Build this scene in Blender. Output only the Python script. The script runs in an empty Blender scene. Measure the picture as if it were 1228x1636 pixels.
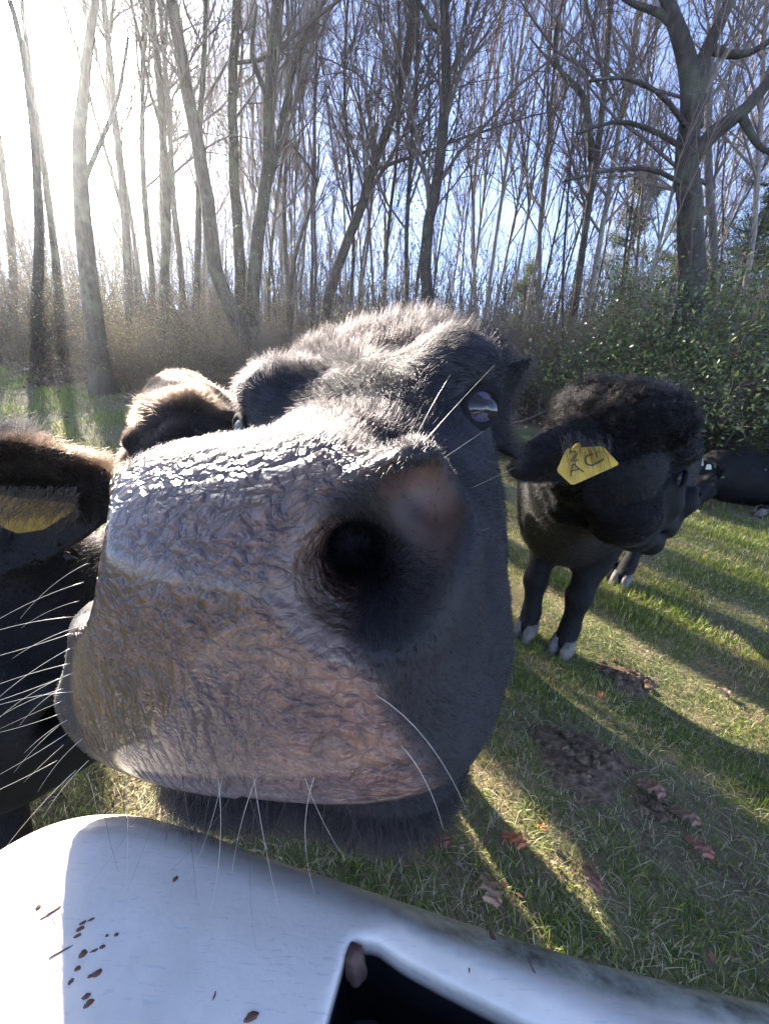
import bpy, math, random
import numpy as np
from mathutils import Matrix, Vector

random.seed(7)
RNG = np.random.default_rng(11)
SC = bpy.context.scene
COL = SC.collection

# ---------------------------------------------------------------- camera
CAM_H = 1.25
PITCH, ROLL, FPX = math.radians(-21), math.radians(3), 616.0
cam_data = bpy.data.cameras.new('camera')
cam = bpy.data.objects.new('camera', cam_data)
COL.objects.link(cam)
SC.camera = cam
cam_data.sensor_fit = 'VERTICAL'
cam_data.sensor_height = 36.0
cam_data.lens = FPX / 1636.0 * 36.0
cam_data.clip_start = 0.01
cam_data.clip_end = 2000
cam.matrix_world = (Matrix.Translation((0, 0, CAM_H)) @ Matrix.Rotation(math.pi / 2 + PITCH, 4, 'X')
                    @ Matrix.Rotation(ROLL, 4, 'Z'))
CM = np.array(cam.matrix_world)[:3, :3]
CP = np.array([0, 0, CAM_H])

# ---------------------------------------------------------------- light
SUN_EL, SUN_AZ = 22.2, -35.8            # elevation, azimuth (degrees, from +Y towards +X)
sdir = np.array([math.sin(math.radians(SUN_AZ)) * math.cos(math.radians(SUN_EL)),
                 math.cos(math.radians(SUN_AZ)) * math.cos(math.radians(SUN_EL)),
                 math.sin(math.radians(SUN_EL))])
sun_data = bpy.data.lights.new('sun', 'SUN')
sun_data.energy = 5.0
sun_data.angle = math.radians(0.5)
sun_data.color = (1.0, 0.91, 0.78)
sun = bpy.data.objects.new('sun', sun_data)
COL.objects.link(sun)
sun.rotation_euler = Vector(-sdir).to_track_quat('-Z', 'Y').to_euler()

world = bpy.data.worlds.new('World')
SC.world = world
world.use_nodes = True
wt = world.node_tree
wt.nodes.clear()
w_out = wt.nodes.new('ShaderNodeOutputWorld')
w_bg = wt.nodes.new('ShaderNodeBackground')
w_sky = wt.nodes.new('ShaderNodeTexSky')
w_sky.sky_type = 'NISHITA'
w_sky.sun_disc = False
w_sky.sun_elevation = math.radians(SUN_EL)
w_sky.sun_rotation = math.radians(SUN_AZ)
w_sky.air_density = 0.4
w_sky.dust_density = 0.0
w_sky.ozone_density = 3.5
w_bg.inputs['Strength'].default_value = 0.14
# the bright circumsolar sky around the low winter sun; its added glow stands in for lens bloom
w_co = wt.nodes.new('ShaderNodeTexCoord')
w_dot = wt.nodes.new('ShaderNodeVectorMath'); w_dot.operation = 'DOT_PRODUCT'
w_dot.inputs[1].default_value = tuple(sdir)
w_ac = wt.nodes.new('ShaderNodeMath'); w_ac.operation = 'ARCCOSINE'; w_ac.use_clamp = False
w_mr = wt.nodes.new('ShaderNodeFloatCurve')
w_div = wt.nodes.new('ShaderNodeMath'); w_div.operation = 'DIVIDE'; w_div.inputs[1].default_value = 1.0
w_pow = wt.nodes.new('ShaderNodeMath'); w_pow.operation = 'POWER'
w_mul = wt.nodes.new('ShaderNodeMath'); w_mul.operation = 'MULTIPLY'; w_mul.inputs[1].default_value = 380.0
w_add = wt.nodes.new('ShaderNodeMixRGB'); w_add.blend_type = 'ADD'; w_add.inputs[0].default_value = 1.0
w_tint = wt.nodes.new('ShaderNodeMixRGB'); w_tint.blend_type = 'MULTIPLY'; w_tint.inputs[0].default_value = 1.0
w_tint.inputs[2].default_value = (1.0, 0.97, 0.9, 1)
wt.nodes.remove(w_mr)
wt.links.new(w_co.outputs['Generated'], w_dot.inputs[0])
wt.links.new(w_dot.outputs['Value'], w_ac.inputs[0])
# glow = A * exp(-(angle/w))
w_e = wt.nodes.new('ShaderNodeMath'); w_e.operation = 'MULTIPLY'; w_e.inputs[1].default_value = -1.0 / math.radians(2.9)
w_ex = wt.nodes.new('ShaderNodeMath'); w_ex.operation = 'EXPONENT'
wt.links.new(w_ac.outputs[0], w_e.inputs[0])
wt.links.new(w_e.outputs[0], w_ex.inputs[0])
wt.links.new(w_ex.outputs[0], w_mul.inputs[0])
wt.links.new(w_mul.outputs[0], w_tint.inputs[1])
w_wb = wt.nodes.new('ShaderNodeMixRGB'); w_wb.blend_type = 'MULTIPLY'; w_wb.inputs[0].default_value = 1.0
w_wb.inputs[2].default_value = (1.34, 1.03, 0.91, 1)
wt.links.new(w_sky.outputs[0], w_wb.inputs[1])
wt.links.new(w_wb.outputs[0], w_add.inputs[1])
wt.links.new(w_tint.outputs[0], w_add.inputs[2])
wt.links.new(w_add.outputs[0], w_bg.inputs['Color'])
wt.links.new(w_bg.outputs[0], w_out.inputs['Surface'])
for n in (w_div, w_pow):
    wt.nodes.remove(n)

SC.view_settings.view_transform = 'Standard'
SC.view_settings.look = 'None'
SC.view_settings.gamma = 1.0
SC.view_settings.use_curve_mapping = False
SC.view_settings.exposure = 2.55
SC.cycles.use_denoising = True
SC.cycles.max_bounces = 8
SC.cycles.transparent_max_bounces = 12
SC.cycles.volume_bounces = 0
SC.cycles.sample_clamp_indirect = 6.0

# ---------------------------------------------------------------- helpers
def ray(px, py):
    d = CM @ np.array([px - 614.0, 818.0 - py, -FPX])
    return d / np.linalg.norm(d)

def at_depth(px, py, dep):
    """point seen at a pixel, at a distance along the view axis"""
    return CP + CM @ np.array([(px - 614.0) / FPX * dep, (818.0 - py) / FPX * dep, -dep])

def at_dist(px, py, dist):
    """point seen at a pixel, at a horizontal distance"""
    r = ray(px, py)
    return CP + r * (dist / math.hypot(r[0], r[1]))

def ground_z(x, y):
    x = np.asarray(x, float); y = np.asarray(y, float)
    u = np.log1p(np.exp(np.clip((y - 1.9) * 2.0, -30, 30))) / 2.0
    u = 14 * np.tanh(u / 14)
    fx = np.clip(u / 3.0, 0, 1)
    z = 0.118 * u - 0.032 * np.clip(x, -14, 14) * fx
    z = z + 0.012 * np.sin(x * 2.1 + 0.6 * y) * np.sin(y * 1.7 - 0.4 * x) + 0.006 * np.sin(x * 7.3 + 1) * np.sin(y * 6.1)
    return z

def on_ground(px, py):
    r = ray(px, py)
    t = 0.3
    for _ in range(4000):
        p = CP + r * t
        if p[2] <= float(ground_z(p[0], p[1])):
            break
        t *= 1.003
    return CP + r * t

def tag(o, label=None, cat=None, group=None, kind=None):
    if label: o['label'] = label
    if cat: o['category'] = cat
    if group: o['group'] = group
    if kind: o['kind'] = kind
    return o

def empty(name, loc, label=None, cat=None, group=None):
    o = bpy.data.objects.new(name, None)
    o.location = loc
    o.empty_display_size = 0.1
    COL.objects.link(o)
    return tag(o, label, cat, group)

def link(name, data, parent=None, mats=()):
    o = bpy.data.objects.new(name, data)
    COL.objects.link(o)
    for m in mats:
        data.materials.append(m)
    if parent is not None:
        o.parent = parent
        o.matrix_parent_inverse = Matrix.Translation(-Vector(parent.location))
    return o

def mesh_np(name, V, F, parent=None, mat=None, smooth=True, attrs=None, colors=None):
    """V (n,3), F (m,3|4) int arrays -> one mesh object"""
    V = np.asarray(V, np.float32); F = np.asarray(F, np.int32)
    me = bpy.data.meshes.new(name)
    k = F.shape[1]
    me.vertices.add(len(V)); me.vertices.foreach_set('co', V.ravel())
    me.loops.add(F.size); me.loops.foreach_set('vertex_index', F.ravel())
    me.polygons.add(len(F)); me.polygons.foreach_set('loop_start', np.arange(0, F.size, k, dtype=np.int32))
    me.update(calc_edges=True)
    me.polygons.foreach_set('use_smooth', np.full(len(F), smooth))
    for nm, arr in (attrs or {}).items():
        a = me.attributes.new(nm, 'FLOAT', 'POINT'); a.data.foreach_set('value', np.asarray(arr, np.float32))
    for nm, arr in (colors or {}).items():
        a = me.attributes.new(nm, 'FLOAT_COLOR', 'POINT')
        c = np.ones((len(V), 4), np.float32); c[:, :3] = arr
        a.data.foreach_set('color', c.ravel())
    o = link(name, me, parent, [mat] if mat else [])
    return o

class MeshBuf:
    def __init__(self): self.V = []; self.T = []; self.n = 0; self.C = []
    def add(self, V, F, col=None):
        V = np.asarray(V, float).reshape(-1, 3); F = np.asarray(F, int)
        if F.shape[1] == 4:
            F = np.concatenate([F[:, [0, 1, 2]], F[:, [0, 2, 3]]])
        self.V.append(V); self.T.append(F + self.n); self.n += len(V)
        if col is not None:
            self.C.append(np.broadcast_to(np.asarray(col, float), (len(V), 3)))
    def build(self, name, parent=None, mat=None, smooth=True):
        V = np.concatenate(self.V); F = np.concatenate(self.T)
        cols = {'tint': np.concatenate(self.C)} if self.C else None
        return mesh_np(name, V, F, parent, mat, smooth, colors=cols)

SUNV = np.array([math.sin(math.radians(-35.8)) * math.cos(math.radians(22.2)), math.cos(math.radians(-35.8)) * math.cos(math.radians(22.2)), math.sin(math.radians(22.2))])
def near_sun(P, deg=6.5):
    """does a polyline pass close to the sun as seen from the herd (the gap the sun shines through)"""
    for o, dg in (((0.0, 0.35, 1.1), deg), ((-4.6, 5.2, 0.6), 7.0), ((1.6, 2.2, 0.1), 5.5)):
        q = np.asarray(P) - np.array(o); q = q / (np.linalg.norm(q, axis=1)[:, None] + 1e-9)
        if (q @ SUNV).max() > math.cos(math.radians(dg)): return True
    return False

def tube(buf, P, R, sides=6, col=None, squash=None):
    P = np.asarray(P, float); n = len(P)
    R = np.broadcast_to(np.asarray(R, float), (n,))
    T = np.gradient(P, axis=0)
    T /= np.linalg.norm(T, axis=1)[:, None] + 1e-12
    a = np.array([0.13, 0.97, 0.2]) if abs(T[:, 2]).mean() > 0.6 else np.array([0.1, 0.05, 1.0])
    U = np.cross(T, a); U /= np.linalg.norm(U, axis=1)[:, None] + 1e-12
    W = np.cross(T, U)
    ang = np.arange(sides) * 2 * math.pi / sides
    ring = U[:, None, :] * np.cos(ang)[None, :, None] + W[:, None, :] * np.sin(ang)[None, :, None]
    V = P[:, None, :] + ring * R[:, None, None]
    i = np.arange(n - 1)[:, None] * sides; j = np.arange(sides)[None, :]; j2 = (j + 1) % sides
    F = np.stack([i + j, i + j2, i + sides + j2, i + sides + j], -1).reshape(-1, 4)
    V = V.reshape(-1, 3)
    if sides >= 5:   # caps
        V = np.concatenate([V, P[:1], P[-1:]])
        jj = np.arange(sides); c0 = n * sides
        F3 = np.concatenate([np.stack([np.full(sides, c0), (jj + 1) % sides, jj], -1),
                             np.stack([np.full(sides, c0 + 1), (n - 1) * sides + jj, (n - 1) * sides + (jj + 1) % sides], -1)])
        F = np.concatenate([F[:, [0, 1, 2]], F[:, [0, 2, 3]], F3])
    buf.add(V, F, col)

# ---------------------------------------------------------------- material helpers
class Mat:
    """tiny node-graph helper"""
    def __init__(self, name):
        self.m = bpy.data.materials.new(name); self.m.use_nodes = True
        self.t = self.m.node_tree; self.t.nodes.clear()
        self.out = self.t.nodes.new('ShaderNodeOutputMaterial')
    def n(self, kind, **kw):
        nd = self.t.nodes.new('ShaderNode' + kind)
        for k, v in kw.items():
            if k in nd.inputs.keys() if isinstance(k, str) and not hasattr(nd, k) else False:
                nd.inputs[k].default_value = v
            else:
                setattr(nd, k, v)
        return nd
    def l(self, a, b): self.t.links.new(a, b)
    def s(self, sock, v):
        if hasattr(v, 'is_output') or isinstance(v, bpy.types.NodeSocket): self.l(v, sock)
        else:
            if isinstance(v, (tuple, list)) and len(v) == 3 and sock.type == 'RGBA': v = (*v, 1)
            sock.default_value = v
    def coord(self, kind='Object'): return self.n('TexCoord').outputs[kind]
    def noise(self, scale, detail=4, rough=0.55, vec=None, out='Fac', dist=0.0):
        nd = self.n('TexNoise'); nd.inputs['Scale'].default_value = scale; nd.inputs['Detail'].default_value = detail
        nd.inputs['Roughness'].default_value = rough; nd.inputs['Distortion'].default_value = dist
        self.l(vec if vec is not None else self.coord(), nd.inputs['Vector']); return nd.outputs[out]
    def voro(self, scale, vec=None, feature='F1', out='Distance', smooth=None):
        nd = self.n('TexVoronoi'); nd.feature = feature; nd.inputs['Scale'].default_value = scale
        if smooth is not None: nd.inputs['Smoothness'].default_value = smooth
        self.l(vec if vec is not None else self.coord(), nd.inputs['Vector']); return nd.outputs[out]
    def mapping(self, vec, scale=(1, 1, 1), rot=(0, 0, 0)):
        nd = self.n('Mapping'); nd.inputs['Scale'].default_value = scale; nd.inputs['Rotation'].default_value = rot
        self.l(vec, nd.inputs['Vector']); return nd.outputs[0]
    def ramp(self, fac, stops, interp='LINEAR'):
        nd = self.n('ValToRGB'); nd.color_ramp.interpolation = interp
        el = nd.color_ramp.elements
        while len(el) < len(stops): el.new(0.5)
        for e, (p, c) in zip(el, stops):
            e.position = p; e.color = (*c, 1) if len(c) == 3 else c
        self.l(fac, nd.inputs[0]); return nd.outputs[0]
    def mix(self, f, a, b, mode='MIX'):
        nd = self.n('MixRGB'); nd.blend_type = mode
        self.s(nd.inputs[0], f); self.s(nd.inputs[1], a); self.s(nd.inputs[2], b); return nd.outputs[0]
    def math(self, op, a, b=0.0, clamp=False):
        nd = self.n('Math'); nd.operation = op; nd.use_clamp = clamp
        self.s(nd.inputs[0], a); self.s(nd.inputs[1], b); return nd.outputs[0]
    def attr(self, name, out='Fac'):
        nd = self.n('Attribute'); nd.attribute_name = name; return nd.outputs[out]
    def bump(self, height, dist=0.01, strength=1.0, normal=None):
        nd = self.n('Bump'); nd.inputs['Distance'].default_value = dist; nd.inputs['Strength'].default_value = strength
        self.l(height, nd.inputs['Height'])
        if normal is not None: self.l(normal, nd.inputs['Normal'])
        return nd.outputs[0]
    def pbr(self, color=(0.5, 0.5, 0.5), rough=0.6, normal=None, **kw):
        nd = self.n('BsdfPrincipled')
        self.s(nd.inputs['Base Color'], color); self.s(nd.inputs['Roughness'], rough)
        if normal is not None: self.l(normal, nd.inputs['Normal'])
        for k, v in kw.items(): self.s(nd.inputs[k.replace('_', ' ')], v)
        self.l(nd.outputs[0], self.out.inputs['Surface']); self.b = nd
        return self.m

def smoothstep(a, b, x):
    t = np.clip((x - a) / (b - a), 0, 1); return t * t * (3 - 2 * t)

# ---------------------------------------------------------------- implicit modelling
def smin(a, b, k):
    h = np.clip(0.5 + 0.5 * (b - a) / k, 0, 1)
    return b + (a - b) * h - k * h * (1 - h)
def smax(a, b, k): return -smin(-a, -b, k)

def cone(p, a, b, ra, rb, sq=None):
    """capsule with two radii; sq = optional scale of the axes (x,y,z)"""
    a = np.asarray(a, float); b = np.asarray(b, float)
    ab = b - a; t = np.clip(((p - a) @ ab) / (ab @ ab + 1e-12), 0, 1)
    d = p - (a + t[..., None] * ab)
    if sq is not None: d = d / np.asarray(sq)
    return np.linalg.norm(d, axis=-1) - (ra + (rb - ra) * t)

def ell(p, c, r, ax=None):
    """ellipsoid, ax = 3 orthonormal axes (rows)"""
    d = p - np.asarray(c, float)
    if ax is not None: d = d @ np.asarray(ax, float).T
    r = np.asarray(r, float)
    k = np.linalg.norm(d / r, axis=-1)
    return (k - 1) * r.min() * 0.9 + 0 * k

def surface_nets(f, lo, hi, h):
    lo = np.asarray(lo, float); hi = np.asarray(hi, float)
    n = np.ceil((hi - lo) / h).astype(int) + 1
    gx, gy, gz = [lo[i] + h * np.arange(n[i]) for i in range(3)]
    D = np.empty(tuple(n), np.float32)
    step = max(1, int(900000 / (n[1] * n[2])))
    for s in range(0, n[0], step):
        X, Y, Z = np.meshgrid(gx[s:s + step], gy, gz, indexing='ij')
        D[s:s + step] = f(np.stack([X, Y, Z], -1).reshape(-1, 3)).reshape(X.shape)
    D[0] = np.maximum(D[0], 1e-3); D[-1] = np.maximum(D[-1], 1e-3)
    D[:, 0] = np.maximum(D[:, 0], 1e-3); D[:, -1] = np.maximum(D[:, -1], 1e-3)
    D[:, :, 0] = np.maximum(D[:, :, 0], 1e-3); D[:, :, -1] = np.maximum(D[:, :, -1], 1e-3)
    S = D < 0
    c = n - 1
    acc = np.zeros(tuple(c) + (3,), np.float32); cnt = np.zeros(tuple(c), np.float32)
    sl = lambda o, m: slice(o, o + m)
    for ax in range(3):
        o1, o2 = [i for i in range(3) if i != ax]
        A = [slice(None)] * 3; B = [slice(None)] * 3
        A[ax] = slice(0, -1); B[ax] = slice(1, None)
        a, b = D[tuple(A)], D[tuple(B)]
        cross = (a < 0) != (b < 0)
        t = np.where(cross, a / np.where(cross, a - b, 1), 0)
        for i in (0, 1):
            for j in (0, 1):
                q = [None] * 3
                q[ax] = slice(0, c[ax]); q[o1] = sl(i, c[o1]); q[o2] = sl(j, c[o2])
                cr = cross[tuple(q)]; tt = t[tuple(q)]
                acc[..., ax] += np.where(cr, tt, 0)
                acc[..., o1] += np.where(cr, i, 0); acc[..., o2] += np.where(cr, j, 0)
                cnt += cr
    idx = np.nonzero(cnt > 0)
    vid = np.full(tuple(c), -1, np.int64); vid[idx] = np.arange(len(idx[0]))
    V = lo + h * (np.stack(idx, -1) + acc[idx] / cnt[idx][:, None])
    quads = []
    for ax in range(3):
        o1, o2 = (ax + 1) % 3, (ax + 2) % 3
        A = [slice(None)] * 3; B = [slice(None)] * 3
        A[ax] = slice(0, -1); B[ax] = slice(1, None)
        sa, sb = S[tuple(A)], S[tuple(B)]
        cr = np.nonzero(sa != sb)
        ok = (cr[o1] > 0) & (cr[o2] > 0) & (cr[o1] < c[o1]) & (cr[o2] < c[o2])
        cr = [q[ok] for q in cr]
        flip = sa[tuple(cr)]
        def g(d1, d2):
            q = [None] * 3; q[ax] = cr[ax]; q[o1] = cr[o1] - d1; q[o2] = cr[o2] - d2
            return vid[tuple(q)]
        Q = np.stack([g(1, 1), g(0, 1), g(0, 0), g(1, 0)], -1)
        Q[~flip] = Q[~flip][:, ::-1]
        quads.append(Q)
    F = np.concatenate(quads)
    F = F[(F >= 0).all(1)]
    for _ in range(2):                       # pull the vertices onto the surface
        e = h * 0.25
        f0 = f(V)
        G = np.stack([(f(V + np.eye(3)[i] * e) - f0) / e for i in range(3)], -1)
        g2 = (G ** 2).sum(1) + 1e-6
        st = G * (f0 / g2)[:, None]
        ln = np.linalg.norm(st, axis=1); st *= np.minimum(1, 0.6 * h / (ln + 1e-9))[:, None]
        V = V - st
    return V, F

def vnormals(V, F):
    A = V[F[:, 2]] - V[F[:, 0]]; B = V[F[:, 3 % F.shape[1]]] - V[F[:, 1]]
    N = np.cross(A, B) if F.shape[1] == 4 else np.cross(V[F[:, 1]] - V[F[:, 0]], A)
    vn = np.zeros_like(V)
    for k in range(F.shape[1]): np.add.at(vn, F[:, k], N)
    return vn / (np.linalg.norm(vn, axis=1)[:, None] + 1e-12), 0.5 * np.linalg.norm(N, axis=1)

def table(Y, K, width=0.02):
    """smooth interpolation table through keys; returns function"""
    y = np.linspace(Y[0], Y[-1], 400); v = np.interp(y, Y, K)
    dy = y[1] - y[0]; r = max(1, int(width / dy)); k = np.hanning(2 * r + 3)[1:-1]; k /= k.sum()
    vp = np.concatenate([2 * v[0] - v[r:0:-1], v, 2 * v[-1] - v[-2:-r - 2:-1]])
    vs = np.convolve(vp, k, 'valid')[:400]
    return lambda q: np.interp(q, y, vs)

def rot_axes(back, up):
    """columns x,y,z of a head frame: y along back, z near up"""
    y = np.asarray(back, float); y = y / np.linalg.norm(y)
    x = np.cross(y, up); x /= np.linalg.norm(x)
    z = np.cross(x, y)
    return np.stack([x, y, z], 1)
# ---------------------------------------------------------------- cow head shape (local frame: x to its left, y back, z up)
HY = [0.00, 0.03, 0.07, 0.12, 0.18, 0.24, 0.30, 0.36, 0.42, 0.50]
HEAD_TAB = dict(
    wt=table(HY, [0.080, 0.082, 0.070, 0.058, 0.070, 0.100, 0.118, 0.122, 0.122, 0.110]),
    wb=table(HY, [0.104, 0.122, 0.130, 0.124, 0.114, 0.110, 0.110, 0.108, 0.102, 0.090]),
    zt=table(HY, [0.050, 0.056, 0.055, 0.058, 0.078, 0.112, 0.138, 0.148, 0.146, 0.120]),
    zb=table(HY, [-0.118, -0.118, -0.108, -0.100, -0.10, -0.106, -0.11, -0.11, -0.10, -0.07]))
ON_NOSTRIL = [(0.070, -0.03, 0.004), (0.067, 0.010, 0.004), (0.044, 0.065, -0.004)]
ON_COMMA = [(0.070, 0.006, 0.008), (0.086, 0.037, 0.024)]

def head_f(p, wide=1.0, fine=True, turn=0.0):
    x, y, z = p[..., 0], p[..., 1], p[..., 2]
    ax = np.abs(x)
    wt_, wb_ = HEAD_TAB['wt'](y), HEAD_TAB['wb'](y) * wide
    zt_, zb_ = HEAD_TAB['zt'](y), HEAD_TAB['zb'](y)
    if turn: wt_ = wt_ * (1 + 0.36 * smoothstep(0.02, -0.04, x) * smoothstep(0.14, 0.06, y))
    if turn:      # the lip on the far side hangs lower and wider
        zb_ = zb_ + 0.012 + (5.5 * turn) * np.clip(x, -0.12, 0.11); wb_ = wb_ * np.where(x < 0, 1.44 - 1.5 * np.clip(y - 0.05, 0, 0.2), 0.90 + 1.6 * np.clip(y - 0.03, 0, 0.09))
    t = np.clip((z - zb_) / (zt_ - zb_), 0, 1); t = t * t * (3 - 2 * t)
    if turn: t = np.where(x < 0, smoothstep(0.02, 0.50, (z - zb_) / (zt_ - zb_)), t)
    w = wb_ + (wt_ - wb_) * t
    zc, hh = (zt_ + zb_) / 2, (zt_ - zb_) / 2
    # slightly receding top and bottom of the nose plate
    yf = 0.002 + 5.2 * np.clip(z + 0.02, 0, 1) ** 2 + 3.0 * np.clip(-0.075 - z, 0, 1) ** 2 + 1.1 * np.clip(ax - 0.01, 0, 1) ** 2
    c = np.clip((yf + 0.032 - y) / 0.032, 0, 3)
    cb = np.clip((y - 0.46) / 0.06, 0, 3)
    n = 3.2 + 2.3 * smoothstep(-0.01, -0.07, z)
    if turn: n = n + 0.9 * (x < 0) * smoothstep(-0.03, -0.09, z)
    r = ((ax / w) ** n + (np.abs(z - zc) / hh) ** n + c ** n + cb ** n) ** (1 / n)
    d = (r - 1) * 0.05
    m = p.copy(); m[..., 0] = ax
    # lower jaw and chin
    jaw = smin(smin(cone(m, (0.040 + 0.6 * turn, 0.078, -0.124), (0.040, 0.16, -0.128), 0.034, 0.042), cone(p, (-0.045 - 0.6 * turn, 0.066, -0.138), (0.034, 0.074, -0.126), 0.034, 0.034), 0.03), cone(m, (0.03, 0.16, -0.12), (0.065, 0.33, -0.085), 0.040, 0.070), 0.03)
    d = smin(d, jaw, 0.012)
    d = smin(d, ell(m, (0.072 * wide, 0.27, -0.045), (0.045, 0.105, 0.080)), 0.04)      # cheek muscle
    d = smin(d, ell(m, (0.092, 0.262, 0.100), (0.034, 0.050, 0.030)), 0.03)              # brow
    d = smin(d, cone(m, (0.070, 0.235, 0.030), (0.068, 0.13, -0.02), 0.040, 0.032), 0.03)  # cheek bone
    d = smin(d, ell(m, (0.03, 0.42, 0.130), (0.085, 0.06, 0.042)), 0.05)                # poll
    # nostril wing (turn: the far nostril sits further round the side)
    mn = m.copy(); far = (x < 0)
    mn[..., 0] = np.where(far, ax - 0.60 * turn, ax); mn[..., 1] = np.where(far, y - 1.9 * turn, y)
    d = smin(d, ell(mn, (0.082, 0.038, 0.006), (0.022, 0.032, 0.040)), 0.014)
    if fine:
        nn = smin(cone(mn, *ON_NOSTRIL[:2], 0.034, 0.024), cone(mn, *ON_NOSTRIL[1:], 0.021, 0.012), 0.012)
        # wing slit curving up and outwards
        nn = smin(nn, cone(mn, (0.070, -0.010, 0.012), (0.086, 0.020, 0.020), 0.020, 0.010), 0.012)
        nn = smin(nn, cone(mn, *ON_COMMA, 0.022, 0.013), 0.012)
        d = smax(d, -nn, 0.010)
        d = smax(d, -(cone(m, (0.0, 0.018, -0.107), (0.075, 0.10, -0.094), 0.0045, 0.004)), 0.010)  # mouth line
        d = smax(d, -cone(m, (0, -0.006, -0.03), (0, -0.002, -0.11), 0.0012, 0.0028), 0.008)        # philtrum
    d = smax(d, -ell(m, (0.126, 0.212, 0.066), (0.018, 0.022, 0.014)), 0.012)            # eye socket
    return d

def ear_f(p, root, tip, wide, up, thick=0.012):
    """leaf-shaped cupped ear between root and tip; up = direction of its broad side"""
    root = np.asarray(root, float); tip = np.asarray(tip, float)
    y = tip - root; L = np.linalg.norm(y); y = y / L
    z = np.cross(y, np.asarray(up, float)); z /= np.linalg.norm(z)
    x = np.cross(z, y)
    q = (p - root) @ np.stack([x, y, z], 1)
    t = np.clip(q[..., 1] / L, 0, 1)
    w = wide * np.sqrt(np.clip(4 * t * (1 - t), 0, 1)) * (0.75 + 0.5 * (1 - t)) + 0.010
    zz = q[..., 2] - 2.2 * q[..., 0] ** 2 * (1 - 0.4 * t) / wide * 0.35
    over = np.maximum(q[..., 1] - L, 0) + np.maximum(-q[..., 1], 0)
    r = np.sqrt((q[..., 0] / w) ** 2 + (zz / thick) ** 2)
    return np.sqrt(np.maximum((r - 1) * thick, 0) ** 2 + over ** 2) + np.minimum((r - 1) * thick, 0) - 0.001

def to_local(p, O, A, s=1.0): return (p - O) @ A / s
def to_world(q, O, A, s=1.0): return (q * s) @ A.T + O
# ---------------------------------------------------------------- materials
def hair_mat(name, color, rough=0.32, radial=0.5):
    M = Mat(name)
    h = M.n('BsdfHairPrincipled')
    h.model = 'CHIANG'; h.parametrization = 'COLOR'
    h.inputs['Color'].default_value = (*color, 1)
    h.inputs['IOR'].default_value = 1.33
    h.inputs['Roughness'].default_value = rough
    h.inputs['Radial Roughness'].default_value = radial
    h.inputs['Random Roughness'].default_value = 0.3
    M.l(h.outputs[0], M.out.inputs['Surface'])
    return M.m

HAIR_BLACK = hair_mat('hair_black', (0.0035, 0.0030, 0.0032), 0.40)
HAIR_BROWN = hair_mat('hair_brown', (0.014, 0.009, 0.0065))
HAIR_SHORT = hair_mat('hair_short', (0.009, 0.0075, 0.0078), 0.36)
HAIR_WHITE = hair_mat('whisker_hair', (0.6, 0.55, 0.4), 0.25)

def skin_mat():
    M = Mat('cow_skin')
    n = M.noise(60, 3)
    c = M.ramp(n, [(0.3, (0.003, 0.0028, 0.003)), (0.7, (0.008, 0.0065, 0.006))])
    b = M.bump(M.noise(900, 2), 0.0006, 0.8)
    M.pbr(c, 0.8, b, Specular_IOR_Level=0.25)
    return M.m
SKIN = skin_mat()

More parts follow.
